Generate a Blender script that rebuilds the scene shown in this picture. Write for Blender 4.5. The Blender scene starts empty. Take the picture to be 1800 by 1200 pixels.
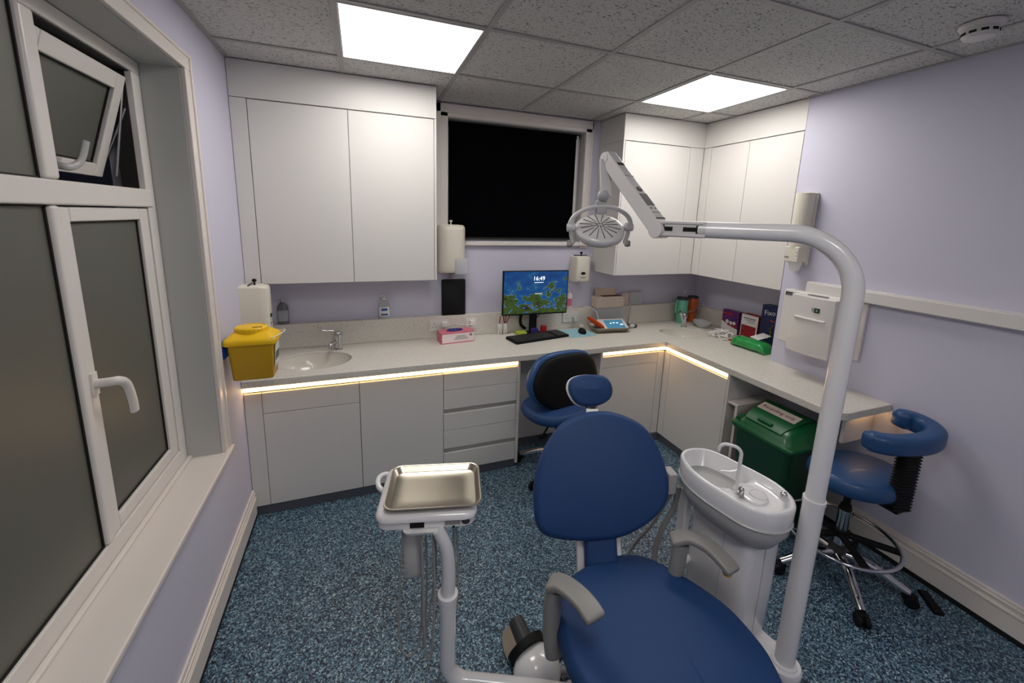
import bpy, bmesh, math, random
from mathutils import Vector as V, Matrix as M
random.seed(7)
PI = math.pi
COL = bpy.context.scene.collection

# ------------------------------------------------------------------ materials
def lin(c):
    return tuple((x/12.92 if x <= .04045 else ((x+.055)/1.055)**2.4) for x in (v/255 for v in c))

def nodes(name):
    m = bpy.data.materials.new(name); m.use_nodes = True
    nt = m.node_tree; b = nt.nodes['Principled BSDF']
    return m, nt, b

def mat(name, rgb, rough=.5, metal=0, coat=0, trans=0, bump=0, bscale=200, alpha=1, spec=None, var=0, vscale=3):
    m, nt, b = nodes(name)
    c = lin(rgb)
    b.inputs['Base Color'].default_value = (*c, 1)
    b.inputs['Roughness'].default_value = rough
    b.inputs['Metallic'].default_value = metal
    b.inputs['Coat Weight'].default_value = coat
    b.inputs['Transmission Weight'].default_value = trans
    b.inputs['Alpha'].default_value = alpha
    if spec is not None: b.inputs['Specular IOR Level'].default_value = spec
    if bump or var:
        tc = nt.nodes.new('ShaderNodeTexCoord')
        n = nt.nodes.new('ShaderNodeTexNoise'); n.inputs['Scale'].default_value = bscale if bump else vscale
        n.inputs['Detail'].default_value = 3
        nt.links.new(tc.outputs['Object'], n.inputs['Vector'])
        if bump:
            bp = nt.nodes.new('ShaderNodeBump'); bp.inputs['Strength'].default_value = bump; bp.inputs['Distance'].default_value = .001
            nt.links.new(n.outputs['Fac'], bp.inputs['Height']); nt.links.new(bp.outputs['Normal'], b.inputs['Normal'])
        if var:
            mx = nt.nodes.new('ShaderNodeMix'); mx.data_type = 'RGBA'
            mx.inputs['A'].default_value = (*[x*(1-var) for x in c], 1); mx.inputs['B'].default_value = (*[min(1, x*(1+var)) for x in c], 1)
            nt.links.new(n.outputs['Fac'], mx.inputs['Factor']); nt.links.new(mx.outputs['Result'], b.inputs['Base Color'])
    return m

def emis(name, rgb, s, base=None):
    m, nt, b = nodes(name)
    b.inputs['Base Color'].default_value = (*lin(base or rgb), 1)
    b.inputs['Emission Color'].default_value = (*lin(rgb), 1)
    b.inputs['Emission Strength'].default_value = s
    return m

def ramp(nt, fac, stops, interp='LINEAR'):
    r = nt.nodes.new('ShaderNodeValToRGB'); r.color_ramp.interpolation = interp
    e = r.color_ramp.elements
    while len(e) < len(stops): e.new(.5)
    for k, (p, c) in enumerate(stops):
        e[k].position = p; e[k].color = (*lin(c), 1)
    nt.links.new(fac, r.inputs['Fac']); return r

def floor_mat():
    m, nt, b = nodes('vinyl_floor')
    tc = nt.nodes.new('ShaderNodeTexCoord')
    v = nt.nodes.new('ShaderNodeTexVoronoi'); v.inputs['Scale'].default_value = 190; v.inputs['Randomness'].default_value = 1
    nt.links.new(tc.outputs['Object'], v.inputs['Vector'])
    s = nt.nodes.new('ShaderNodeSeparateColor'); nt.links.new(v.outputs['Color'], s.inputs['Color'])
    r = ramp(nt, s.outputs[0], [(0, (20, 32, 48)), (.22, (44, 66, 88)), (.46, (74, 102, 124)), (.66, (96, 128, 146)), (.83, (128, 156, 170)), (.95, (170, 188, 196))], 'CONSTANT')
    nt.links.new(r.outputs['Color'], b.inputs['Base Color'])
    b.inputs['Roughness'].default_value = .42
    b.inputs['Specular IOR Level'].default_value = .4
    return m

def stone_mat(name, base, lo, hi):
    m, nt, b = nodes(name)
    tc = nt.nodes.new('ShaderNodeTexCoord')
    v = nt.nodes.new('ShaderNodeTexVoronoi'); v.inputs['Scale'].default_value = 260
    nt.links.new(tc.outputs['Object'], v.inputs['Vector'])
    s = nt.nodes.new('ShaderNodeSeparateColor'); nt.links.new(v.outputs['Color'], s.inputs['Color'])
    r = ramp(nt, s.outputs[1], [(0, lo), (.12, base), (.85, base), (.93, hi)], 'CONSTANT')
    nt.links.new(r.outputs['Color'], b.inputs['Base Color'])
    b.inputs['Roughness'].default_value = .35
    return m

def ceil_mat():
    m, nt, b = nodes('mineral_tile')
    tc = nt.nodes.new('ShaderNodeTexCoord')
    mp = nt.nodes.new('ShaderNodeMapping'); mp.inputs['Scale'].default_value = (1, 1.7, 1)
    nt.links.new(tc.outputs['Object'], mp.inputs['Vector'])
    n = nt.nodes.new('ShaderNodeTexNoise'); n.inputs['Scale'].default_value = 85; n.inputs['Detail'].default_value = 3; n.inputs['Distortion'].default_value = .6
    nt.links.new(mp.outputs['Vector'], n.inputs['Vector'])
    r = ramp(nt, n.outputs['Fac'], [(0, (110, 108, 106)), (.36, (120, 118, 116)), (.42, (205, 203, 200)), (1, (210, 208, 205))])
    nt.links.new(r.outputs['Color'], b.inputs['Base Color'])
    bp = nt.nodes.new('ShaderNodeBump'); bp.inputs['Strength'].default_value = .5; bp.inputs['Distance'].default_value = .002
    nt.links.new(n.outputs['Fac'], bp.inputs['Height']); nt.links.new(bp.outputs['Normal'], b.inputs['Normal'])
    b.inputs['Roughness'].default_value = .9
    return m

def screen_mat():
    # lock-screen picture: blue sea with wooded islands
    m, nt, b = nodes('monitor_picture')
    tc = nt.nodes.new('ShaderNodeTexCoord')
    mp = nt.nodes.new('ShaderNodeMapping'); mp.inputs['Rotation'].default_value = (0, .5, 0); mp.inputs['Scale'].default_value = (.55, 1, 1)
    nt.links.new(tc.outputs['Object'], mp.inputs['Vector'])
    n = nt.nodes.new('ShaderNodeTexNoise'); n.inputs['Scale'].default_value = 19; n.inputs['Detail'].default_value = 6
    nt.links.new(mp.outputs['Vector'], n.inputs['Vector'])
    sp = nt.nodes.new('ShaderNodeSeparateXYZ'); nt.links.new(tc.outputs['Object'], sp.inputs[0])
    # islands grow towards the bottom and the top edge
    a = nt.nodes.new('ShaderNodeMath'); a.operation = 'MULTIPLY'; a.inputs[1].default_value = -1.0; nt.links.new(sp.outputs['Z'], a.inputs[0])
    ab = nt.nodes.new('ShaderNodeMath'); ab.operation = 'ADD'; ab.inputs[1].default_value = 0.0; nt.links.new(a.outputs[0], ab.inputs[0])
    ml = nt.nodes.new('ShaderNodeMath'); ml.operation = 'MULTIPLY_ADD'; ml.inputs[1].default_value = .95; nt.links.new(ab.outputs[0], ml.inputs[0]); nt.links.new(n.outputs['Fac'], ml.inputs[2])
    r = ramp(nt, ml.outputs[0], [(0, (10, 60, 120)), (.30, (12, 70, 140)), (.44, (16, 84, 152)), (.52, (30, 104, 160)), (.542, (130, 150, 140)), (.552, (48, 76, 26)), (.65, (74, 98, 34)), (.74, (24, 42, 20)), (1, (12, 22, 16))])
    nt.links.new(r.outputs['Color'], b.inputs['Emission Color']); b.inputs['Emission Strength'].default_value = .42
    b.inputs['Base Color'].default_value = (.01, .01, .01, 1); b.inputs['Roughness'].default_value = .25
    return m

MT = dict(
    floor=floor_mat(), ceil=ceil_mat(),
    wall=mat('lavender_paint', (204, 202, 219), .6, bump=.1, bscale=300),
    wallw=mat('white_paint', (214, 213, 214), .55, bump=.08, bscale=300),
    reveal=mat('grey_white_paint', (184, 185, 182), .45),
    trim=mat('white_gloss', (222, 214, 208), .3),
    upvc=mat('white_upvc', (222, 217, 212), .32),
    grid=mat('ceiling_grid_metal', (172, 170, 167), .5),
    cab=mat('cabinet_white', (219, 216, 212), .42),
    cabin=mat('cabinet_inside', (90, 88, 86), .8),
    groove=mat('groove_grey', (186, 185, 183), .5),
    plinth=mat('plinth_grey', (86, 90, 98), .5),
    stone=stone_mat('quartz_worktop', (218, 213, 203), (200, 195, 186), (230, 226, 218)),
    basin=mat('basin_white', (214, 208, 198), .2, coat=.3),
    glass=mat('frosted_glass', (92, 92, 84), .42, spec=.6),
    black=mat('black_plastic', (11, 11, 12), .6, spec=.25),
    blind=mat('blackout_blind', (3, 3, 6), .95, spec=.05),
    gasket=mat('rubber_gasket', (12, 12, 12), .7),
    darkgrey=mat('dark_grey_plastic', (52, 52, 54), .45),
    grey=mat('grey_plastic', (134, 132, 130), .42),
    lgrey=mat('light_grey_plastic', (172, 172, 172), .35),
    hose=mat('grey_hose', (134, 134, 134), .45),
    white=mat('white_plastic', (226, 222, 218), .28, coat=.3),
    enamel=mat('white_enamel', (222, 221, 224), .2, coat=.6),
    lamp=mat('lamp_white', (205, 203, 203), .25, coat=.4),
    cream=mat('cream_plastic', (222, 216, 202), .35),
    blue=mat('blue_vinyl', (18, 56, 104), .6, bump=.06, bscale=500, spec=.4),
    bluestool=mat('blue_vinyl_worn', (34, 74, 122), .42, bump=.05, bscale=500, coat=.1),
    chrome=mat('chrome', (205, 205, 208), .1, metal=1),
    steel=mat('stainless_steel', (186, 179, 164), .28, metal=1, bump=.05, bscale=80),
    brushed=mat('brushed_metal', (150, 150, 150), .35, metal=1),
    yellow=mat('yellow_plastic', (236, 190, 10), .38),
    yellowb=mat('yellow_plastic_body', (205, 160, 8), .45),
    brblue=mat('bracket_blue', (20, 74, 160), .4),
    green=mat('green_plastic', (4, 70, 40), .38, coat=.1),
    greenlid=mat('green_lid', (10, 86, 46), .36, coat=.15),
    paper=mat('label_paper', (226, 206, 196), .7),
    pwhite=mat('paper_white', (232, 230, 226), .75),
    ink=mat('ink_black', (22, 20, 20), .6),
    inkred=mat('ink_dark_red', (84, 24, 24), .6),
    clear=mat('clear_bottle', (120, 126, 126), .12, alpha=.72),
    milky=mat('milky_plastic', (206, 208, 212), .3, alpha=.6),
    pink=mat('pink_card', (216, 120, 136), .6),
    pinkw=mat('pink_white_card', (238, 222, 222), .6),
    purple=mat('purple_nitrile', (54, 44, 124), .5),
    red=mat('red_plastic', (170, 28, 34), .4),
    orange=mat('orange_shield', (214, 78, 14), .22, alpha=.92),
    mint=mat('mint_steel', (108, 184, 158), .35),
    rust=mat('orange_steel', (198, 92, 36), .35),
    boxpurple=mat('purple_card', (96, 28, 100), .5),
    boxred=mat('red_card', (160, 26, 34), .5),
    boxblue=mat('navy_card', (16, 34, 84), .45),
    gwipe=mat('green_wrap', (34, 150, 70), .25, coat=.5, bump=.9, bscale=26, var=.3),
    lime=mat('lime_note', (176, 196, 70), .7),
    floral=mat('floral_tissue', (206, 190, 176), .65, var=.25, vscale=60),
    tissue=mat('tissue_beige', (198, 176, 156), .8),
    matblue=mat('mousemat_blue', (150, 196, 206), .6, var=.35, vscale=55),
    scrblue=emis('device_screen', (60, 120, 150), .35),
    clock=emis('clock_white', (235, 240, 245), 1.0),
    taskbar=emis('taskbar_violet', (80, 80, 170), .6),
    gold=mat('yellow_clip', (190, 150, 30), .4),
    panel=emis('led_diffuser', (255, 251, 246), 8.0),
    strip=emis('led_warm', (255, 206, 140), 4.5),
    screen=screen_mat(),
)

# ------------------------------------------------------------------ mesh helpers
def bm_():
    return bmesh.new()

def box(b, x0, x1, y0, y1, z0, z1, mx=None):
    vs = [b.verts.new((x, y, z)) for z in (z0, z1) for y in (y0, y1) for x in (x0, x1)]
    for f in ((0, 2, 3, 1), (4, 5, 7, 6), (0, 1, 5, 4), (2, 6, 7, 3), (0, 4, 6, 2), (1, 3, 7, 5)):
        b.faces.new([vs[i] for i in f])
    if mx is not None: bmesh.ops.transform(b, matrix=mx, verts=vs)
    return b

def obox(b, c, half, U, W=None):
    """box at centre c, half sizes, with horizontal axis U (x) ; W up axis"""
    U = V(U).normalized(); W = V(W or (0, 0, 1)).normalized(); D = W.cross(U).normalized(); W = U.cross(D)
    mx = M.Translation(V(c)) @ M((U, D, W)).transposed().to_4x4()
    return box(b, -half[0], half[0], -half[1], half[1], -half[2], half[2], mx)

def rings(b, rs, cap0=True, cap1=True, closed=True):
    vr = [[b.verts.new(p) for p in r] for r in rs]
    n = len(rs[0])
    for a, c in zip(vr, vr[1:]):
        for i in range(n if closed else n-1):
            j = (i+1) % n
            b.faces.new((a[i], a[j], c[j], c[i]))
    for flag, r, rev in ((cap0, vr[0], True), (cap1, vr[-1], False)):
        if flag:
            b.faces.new(list(reversed(r)) if rev else r)
    return b

def frame(d):
    d = V(d).normalized()
    a = V((0, 0, 1)) if abs(d.z) < .9 else V((1, 0, 0))
    u = d.cross(a).normalized(); return u, d.cross(u).normalized()

def cyl(b, p0, p1, r0, r1=None, seg=24):
    p0, p1 = V(p0), V(p1); r1 = r0 if r1 is None else r1
    u, w = frame(p1-p0)
    R = lambda p, r: [p+u*(r*math.cos(t*2*PI/seg))+w*(r*math.sin(t*2*PI/seg)) for t in range(seg)]
    return rings(b, [R(p0, r0), R(p1, r1)])

def spline(pts, k=8, closed=False):
    pts = [V(p) for p in pts]; n = len(pts); out = []
    rng = range(n if closed else n-1)
    for i in rng:
        if closed: p0, p1, p2, p3 = pts[i-1], pts[i], pts[(i+1) % n], pts[(i+2) % n]
        else: p0, p1, p2, p3 = pts[max(i-1, 0)], pts[i], pts[i+1], pts[min(i+2, n-1)]
        for s in range(k):
            t = s/k
            out.append(.5*((2*p1)+(p2-p0)*t+(2*p0-5*p1+4*p2-p3)*t*t+(3*p1-p0-3*p2+p3)*t**3))
    if not closed: out.append(pts[-1])
    return out

def tube(b, pts, r, seg=16, closed=False, flat=None):
    """sweep a circle (or an ellipse r x flat) along pts; r may be a list"""
    pts = [V(p) for p in pts]; n = len(pts)
    rr = r if isinstance(r, (list, tuple)) else [r]*n
    tang = []
    for i in range(n):
        a = pts[i-1] if (i or closed) else pts[0]; c = pts[(i+1) % n] if (i < n-1 or closed) else pts[-1]
        tang.append((c-a).normalized())
    u, w = frame(tang[0]); rs = []
    for i in range(n):
        u = (u-tang[i]*u.dot(tang[i])).normalized(); w = tang[i].cross(u)
        q = flat if flat else rr[i]
        rs.append([pts[i]+u*(rr[i]*math.cos(t*2*PI/seg))+w*(q*math.sin(t*2*PI/seg)) for t in range(seg)])
    if closed:
        rs.append(rs[0]); rings(b, rs, False, False)
        bmesh.ops.remove_doubles(b, verts=b.verts, dist=1e-6)
    else: rings(b, rs)
    return b

def bend(pts, r, k=8):
    """polyline with its inner corners rounded by radius r"""
    pts = [V(p) for p in pts]; out = [pts[0]]
    for a, p, c in zip(pts, pts[1:], pts[2:]):
        d1 = (a-p).normalized(); d2 = (c-p).normalized()
        half = d1.angle(d2)/2; t = min(r/math.tan(half), (a-p).length*.98, (c-p).length*.98)
        s, e = p+d1*t, p+d2*t; rr = t*math.tan(half)
        cen = p+(d1+d2).normalized()*(rr/math.sin(half))
        vs, ve = s-cen, e-cen; ang = vs.angle(ve)
        for i in range(k+1):
            f = i/k
            out.append(cen+(vs*math.sin((1-f)*ang)+ve*math.sin(f*ang))/math.sin(ang))
    out.append(pts[-1]); return out

def lathe(b, prof, c=(0, 0, 0), axis=(0, 0, 1), seg=32, sx=1, sy=1, U=None):
    c = V(c); ax = V(axis).normalized()
    if U is None: u, w = frame(ax)
    else: u = V(U).normalized(); w = ax.cross(u)
    rs = []
    for r, z in prof:
        r = max(r, 1e-4)
        rs.append([c+ax*z+u*(r*sx*math.cos(t*2*PI/seg))+w*(r*sy*math.sin(t*2*PI/seg)) for t in range(seg)])
    return rings(b, rs)

def pad(b, out, O, U, W, layers, k=4, warp=None, smooth=True):
    """cushion: closed outline (u,v) lofted through layers (inset, height); U,W span it, N = U x W is up"""
    O = V(O); U = V(U).normalized(); W = V(W).normalized(); N = U.cross(W).normalized()
    o = [V((p[0], p[1], 0)) for p in out]
    if smooth: o = spline(o, k, True)
    cx = sum(p.x for p in o)/len(o); cy = sum(p.y for p in o)/len(o)
    w = (max(p.x for p in o)-min(p.x for p in o))/2; h = (max(p.y for p in o)-min(p.y for p in o))/2
    rs = []
    for ins, z in layers:
        sx, sy = max(.02, 1-ins/w), max(.02, 1-ins/h)
        rs.append([O+U*(cx+(p.x-cx)*sx)+W*(cy+(p.y-cy)*sy)+N*z for p in o])
    if warp: rs = [[V(warp(p)) for p in r] for r in rs]
    area = sum(a.x*c.y-c.x*a.y for a, c in zip(o, o[1:]+o[:1]))
    rings(b, rs)
    return b

def soft(t, w, crown=.012, edge=.03, steps=5):
    """layers of a cushion of thickness t"""
    L = [(edge*1.2, 0), (edge*.35, t*.12)]
    for i in range(steps+1):
        a = i/steps*PI/2
        L.append((edge*(1-math.cos(a)), t*.35+(t*.65-crown)*math.sin(a)))
    for f, c in ((.3, .45), (.55, .8), (.8, .96), (.97, 1)):
        L.append((edge+(w-edge)*f, t-crown+crown*c))
    return L

def ell(a, c, n=24, rot=0, cx=0, cy=0, p=1):
    r = []
    for i in range(n):
        t = i*2*PI/n; x = math.copysign(abs(math.cos(t))**p, math.cos(t))*a; y = math.copysign(abs(math.sin(t))**p, math.sin(t))*c
        r.append((cx+x*math.cos(rot)-y*math.sin(rot), cy+x*math.sin(rot)+y*math.cos(rot)))
    return r

def rrect(a, c, r, k=5):
    """rounded rectangle outline half sizes a,c"""
    o = []
    for sx, sy, st in ((1, 1, 0), (-1, 1, PI/2), (-1, -1, PI), (1, -1, 1.5*PI)):
        for i in range(k+1):
            t = st+i/k*PI/2; o.append((sx*(a-r)+r*math.cos(t), sy*(c-r)+r*math.sin(t)))
    return o

def text_bm(b, s, size, O, U, W, off=.0006):
    cu = bpy.data.curves.new('t', 'FONT'); cu.body = s; cu.size = size; cu.extrude = off/2; cu.align_x = 'CENTER'; cu.align_y = 'CENTER'; cu.resolution_u = 2
    ob = bpy.data.objects.new('t', cu); COL.objects.link(ob); bpy.context.view_layer.update()
    me = bpy.data.meshes.new_from_object(ob.evaluated_get(bpy.context.evaluated_depsgraph_get()))
    bpy.data.objects.remove(ob); bpy.data.curves.remove(cu)
    U = V(U).normalized(); W = V(W).normalized(); N = U.cross(W)
    me.transform(M.Translation(V(O)+N*off/2) @ M((U, W, N)).transposed().to_4x4())
    b.from_mesh(me); bpy.data.meshes.remove(me); return b

# ------------------------------------------------------------------ object helpers
def link(name, b, m, parent=None, bevel=0, ang=35, smooth=True, origin=None, seg=2, flip=True):
    if flip: bmesh.ops.recalc_face_normals(b, faces=b.faces)
    me = bpy.data.meshes.new(name); b.to_mesh(me); b.free()
    me.materials.append(MT[m] if isinstance(m, str) else m)
    o = bpy.data.objects.new(name, me); COL.objects.link(o)
    if parent is not None:
        w = V(parent['_w'] if '_w' in parent else (0, 0, 0))
        me.transform(M.Translation(-w)); o.parent = parent; o['_w'] = tuple(w)
    else:
        if origin is None:
            xs = [v.co for v in me.vertices]
            origin = V(((min(p.x for p in xs)+max(p.x for p in xs))/2, (min(p.y for p in xs)+max(p.y for p in xs))/2, min(p.z for p in xs)))
        me.transform(M.Translation(-V(origin))); o.location = origin; o['_w'] = tuple(origin)
    if smooth:
        me.polygons.foreach_set('use_smooth', [True]*len(me.polygons))
        me.set_sharp_from_angle(angle=math.radians(ang))
    if bevel:
        md = o.modifiers.new('bevel', 'BEVEL'); md.width = bevel; md.segments = seg; md.limit_method = 'ANGLE'; md.angle_limit = math.radians(40); md.harden_normals = smooth
    return o

def sub(o, p):
    """parent sub-part mesh to part p (same world origin)"""
    return o

def tag(o, label=None, cat=None, group=None, kind=None):
    if label: o['label'] = label
    if cat: o['category'] = cat
    if group: o['group'] = group
    if kind: o['kind'] = kind
    return o

def thing(name, label, cat, loc, group=None):
    o = bpy.data.objects.new(name, None); COL.objects.link(o); o.location = loc; o['_w'] = tuple(loc)
    o.empty_display_size = .05
    return tag(o, label, cat, group)

def struct(name, b, m, parent=None, **k):
    o = link(name, b, m, parent, **k)
    if parent is None: o['kind'] = 'structure'
    return o

# ------------------------------------------------------------------ room numbers
H = 2.501; W = 3.213; AW = 3.62; YW = -1.114; ZC = .832; ZT = .791; YF = -4.7
GX, GY = .5589, -.5823

# ------------------------------------------------------------------ room shell
struct('floor', box(bm_(), -.3, AW+.3, YF-.1, .2, -.1, 0), 'floor', smooth=False)
cl = struct('ceiling', box(bm_(), -.3, AW+.3, YF-.1, .2, H+.004, H+.1), 'ceil', smooth=False, origin=(0, 0, H))
g = bm_()
for i in range(-1, 6):
    x = GX+.6*i
    if 0 < x < AW: box(g, x-.012, x+.012, YF, -.001, H-.001, H+.006)
for j in range(0, 8):
    y = GY-.6*j+.0
    box(g, .001, (W if y < YW else AW)-.001, y-.012, y+.012, H-.0015, H+.006)
box(g, 0, .02, YF, -.33, H-.001, H+.006); box(g, W-.02, W, YF, YW, H-.001, H+.006); box(g, xa := 1.09, 2.45, -.02, 0, H-.001, H+.006)
struct('ceiling_grid', g, 'grid', cl, smooth=False)

# left wall with the window opening
WY0, WY1, WZ0, WZ1 = -.952, -3.05, .645, 2.262
b = bm_()
box(b, -.25, 0, WY0, 0, 0, H+.05); box(b, -.25, 0, YF, WY1, 0, H+.05)
box(b, -.25, 0, WY1, WY0, 0, WZ0-.02); box(b, -.25, 0, WY1, WY0, WZ1, H+.05)
struct('wall_left', b, 'wall', smooth=False)
# back wall with its window recess
BX0, BX1, BZ0, BZ1 = 1.222, 2.318, 1.548, 2.408
b = bm_()
box(b, -.25, BX0, 0, .2, 0, H+.05); box(b, BX1, AW+.25, 0, .2, 0, H+.05)
box(b, BX0, BX1, 0, .2, 0, BZ0); box(b, BX0, BX1, 0, .2, BZ1, H+.05); box(b, BX0, BX1, .12, .2, BZ0, BZ1)
struct('wall_back', b, 'wall', smooth=False)
struct('wall_right', box(bm_(), W, AW+.25, YF, YW, 0, H+.05), 'wall', smooth=False)
struct('wall_alcove', box(bm_(), AW, AW+.25, YW, 0, 0, H+.05), 'wall', smooth=False)
struct('wall_front', box(bm_(), -.25, AW+.25, YF-.12, YF, 0, H+.05), 'wall', smooth=False)

# window 1 : white upvc window in the left wall
b = bm_()
RX = -.125
box(b, RX, -.0005, WY0-.004, WY0, WZ0, WZ1); box(b, RX, -.0005, WY1, WY0, WZ1-.004, WZ1); box(b, RX, -.0005, WY1, WY1+.004, WZ0, WZ1)
w1 = struct('window_1', b, 'reveal', smooth=False, origin=(RX, WY0, WZ0))
def bar(b, y0, y1, z0, z1, x1=RX, x0=RX-.07): box(b, x0, x1, min(y0, y1), max(y0, y1), z0, z1)
b = bm_()
FY0 = WY0-.004; ML0, ML1 = -1.49, -1.548; TZ0, TZ1 = 1.732, 1.798
bar(b, FY0, FY0-.06, WZ0+.07, WZ1-.05)                 # right jamb
bar(b, FY0, WY1, WZ1-.05, WZ1-.004)                 # head
bar(b, FY0, WY1, WZ0, WZ0+.07)                      # cill rail
struct('outer_frame', b, 'upvc', w1, bevel=.004)
b = bm_(); bar(b, FY0-.03, WY1, TZ0, TZ1, RX+.006); struct('transom', b, 'upvc', w1, bevel=.006)
for nm, z0, z1, y0, y1 in (('upper', TZ1, WZ1-.05, ML0, ML1), ('lower', WZ0+.07, TZ0, ML0-.022, ML1)):
    b = bm_(); bar(b, y0, y1, z0, z1, RX+.004); struct('mullion', b, 'upvc', w1, bevel=.01)
b = bm_(); bar(b, -2.52, -2.59, WZ0+.07, WZ1-.05, RX+.004); struct('mullion', b, 'upvc', w1, bevel=.01)
# fixed panes with gaskets
def pane(y0, y1, z0, z1, x=RX-.014, mx=None, nm='pane', par=None):
    y0, y1 = max(y0, y1), min(y0, y1)
    g = bm_()
    for a in ((y1, y1+.005, z0, z1), (y0-.005, y0, z0, z1), (y1, y0, z0, z0+.005), (y1, y0, z1-.005, z1)):
        box(g, x-.004, x+.006, *a, mx=mx)
    o = struct('gasket', g, 'gasket', par or w1, smooth=False)
    struct(nm, box(bm_(), x-.006, x+.001, y1, y0, z0, z1, mx=mx), 'glass', par or w1, smooth=False)
pane(ML1, -2.52, WZ0+.07, TZ0); pane(ML1, -2.52, TZ1, WZ1-.05); pane(-2.59, WY1, WZ0+.07, TZ0); pane(-2.59, WY1, TZ1, WZ1-.05)
# lower casement
def sash(y0, y1, z0, z1, wl, wr, wt, wb, x0, x1, mx=None):
    b = bm_()
    box(b, x0, x1, y1, y1+wl, z0, z1, mx); box(b, x0, x1, y0-wr, y0, z0, z1, mx)
    box(b, x0, x1, y1+wl, y0-wr, z0, z0+wb, mx); box(b, x0, x1, y1+wl, y0-wr, z1-wt, z1, mx)
    return b
s1 = struct('casement', sash(FY0-.064, -1.512, WZ0+.074, TZ0-.004, .046, .06, .042, .045, RX-.06, RX-.004), 'upvc', w1, bevel=.005)
pane(FY0-.124, -1.466, WZ0+.119, TZ0-.046, RX-.02, par=s1)
b = bm_()
tube(b, spline([(RX-.004, -1.487, 1.215), (RX+.035, -1.487, 1.217), (RX+.05, -1.475, 1.214), (RX+.053, -1.445, 1.19), (RX+.05, -1.42, 1.13), (RX+.046, -1.408, 1.085)], 6), .0105, 12, flat=.014)
obox(b, (RX-.002, -1.487, 1.215), (.004, .013, .035), (1, 0, 0))
struct('window_handle', b, 'upvc', s1, bevel=0)
# upper awning sash, hung at the top and pushed open at the bottom
hz = WZ1-.064
mx = M.Translation((RX-.02, 0, hz)) @ M.Rotation(math.radians(17), 4, 'Y') @ M.Translation((-RX+.02, 0, -hz))
AZ0 = TZ1+.002
s2 = struct('awning_sash', sash(-1.03, -1.50, AZ0+.02, hz-.012, .055, .05, .055, .045, RX-.06, RX-.006, mx), 'upvc', w1, bevel=.005)
pane(-1.08, -1.445, AZ0+.065, hz-.067, RX-.025, mx, par=s2)
b = bm_()
tube(b, spline([mx @ V(p) for p in ((RX-.004, -1.32, 1.845), (RX+.03, -1.32, 1.845), (RX+.04, -1.30, 1.85), (RX+.042, -1.27, 1.875), (RX+.036, -1.255, 1.935))], 6), .008, 12, flat=.011)
struct('window_handle', b, 'lgrey', s2)
b = bm_()   # dark rebate behind the open sash, stay arms
box(b, RX-.069, RX-.062, -1.49, FY0-.06, WZ1-.06, WZ1-.05)
box(b, RX-.07, RX-.02, FY0-.064, FY0-.06, TZ1, WZ1-.05)
box(b, RX-.07, RX-.01, -1.49, FY0-.06, WZ1-.054, WZ1-.05)
struct('rebate', b, 'gasket', w1, smooth=False)
b = bm_()
for z0, z1, q in ((2.15, 1.84, .05), (2.08, 1.86, .09)):
    cyl(b, (RX-.03, -1.018, z0), (RX-.03-q, -1.022, z1), .005, seg=8)
box(b, RX-.05, RX-.02, -1.016, -1.012, 1.82, 2.17)
struct('stay_arm', b, 'brushed', w1)

# window architrave and cill board
b = bm_()
YO, ZO = WY0+.064, WZ1+.058
for x1, q in ((.018, 0), (.024, .046)):
    box(b, 0, x1, WY0+q-.012*(q == 0)+.012*(q == 0), YO, WZ0, WZ1+q); box(b, 0, x1, WY1-.062, YO, WZ1+q, ZO); box(b, 0, x1, WY1-.062, WY1-q, WZ0, WZ1+q)
struct('trim_1', b, 'trim', bevel=.004, smooth=True)
b = bm_(); box(b, RX, .034, WY1-.09, WY0+.07, WZ0-.022, WZ0)
box(b, RX, RX+.018, WY1, WY0-.004, WZ0, WZ0+.014)
struct('trim_11', b, 'trim', bevel=.006, seg=3)

# window 2 : recess with black roller blind
b = bm_()
for a in ((BX0, BX0+.004, BZ0, BZ1), (BX1-.004, BX1, BZ0, BZ1), (BX0, BX1, BZ1-.004, BZ1), (BX0, BX1, BZ0, BZ0+.004)): box(b, a[0], a[1], 0, .12, a[2], a[3])
w2 = struct('window_2', b, 'reveal', smooth=False, origin=(BX0, 0, BZ0))
b = bm_()
for a in ((BX0+.004, BX0+.03, BZ0, BZ1), (BX1-.05, BX1-.004, BZ0, BZ1), (BX0, BX1, BZ1-.04, BZ1-.004), (BX0, BX1, BZ0+.004, BZ0+.04)): box(b, a[0], a[1], .07, .118, a[2], a[3])
struct('window_frame', b, 'upvc', w2, bevel=.003)
struct('pane', box(bm_(), BX0+.03, BX1-.05, .1, .105, BZ0+.04, BZ1-.04), 'gasket', w2, smooth=False)
b = bm_()
TX0, TX1, TZ2 = 1.135, 2.382, 2.492
for y, q in ((-.014, 0), (-.02, .05)):
    box(b, TX0, BX0-q, y, 0, 1.5, TZ2) if TX0 < BX0-q else None
    box(b, BX1+q, TX1, y, 0, 1.5, TZ2); box(b, TX0, TX1, y, 0, BZ1+q*.5, TZ2)
struct('trim_2', b, 'trim', bevel=.003)
b = bm_(); box(b, TX0+.02, TX1+.02, -.032, .06, BZ0-.03, BZ0-.004)
struct('trim_3', b, 'trim', bevel=.006, seg=3)
t = thing('roller_blind', 'black blackout roller blind pulled down inside the window behind the dental lamp', 'blind', (1.75, .045, BZ0+.02))
b = bm_(); box(b, 1.238, 2.262, .040, .0425, BZ0+.03, BZ1-.028); link('blind_fabric', b, 'blind', t, smooth=False)
b = bm_(); box(b, 1.236, 2.264, .036, .046, BZ0+.016, BZ0+.03); link('bottom_bar', b, 'gasket', t, bevel=.002)
b = bm_(); cyl(b, (1.232, .05, BZ1-.03), (2.268, .05, BZ1-.03), .018, seg=16); link('roller', b, 'blind', t)
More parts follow.
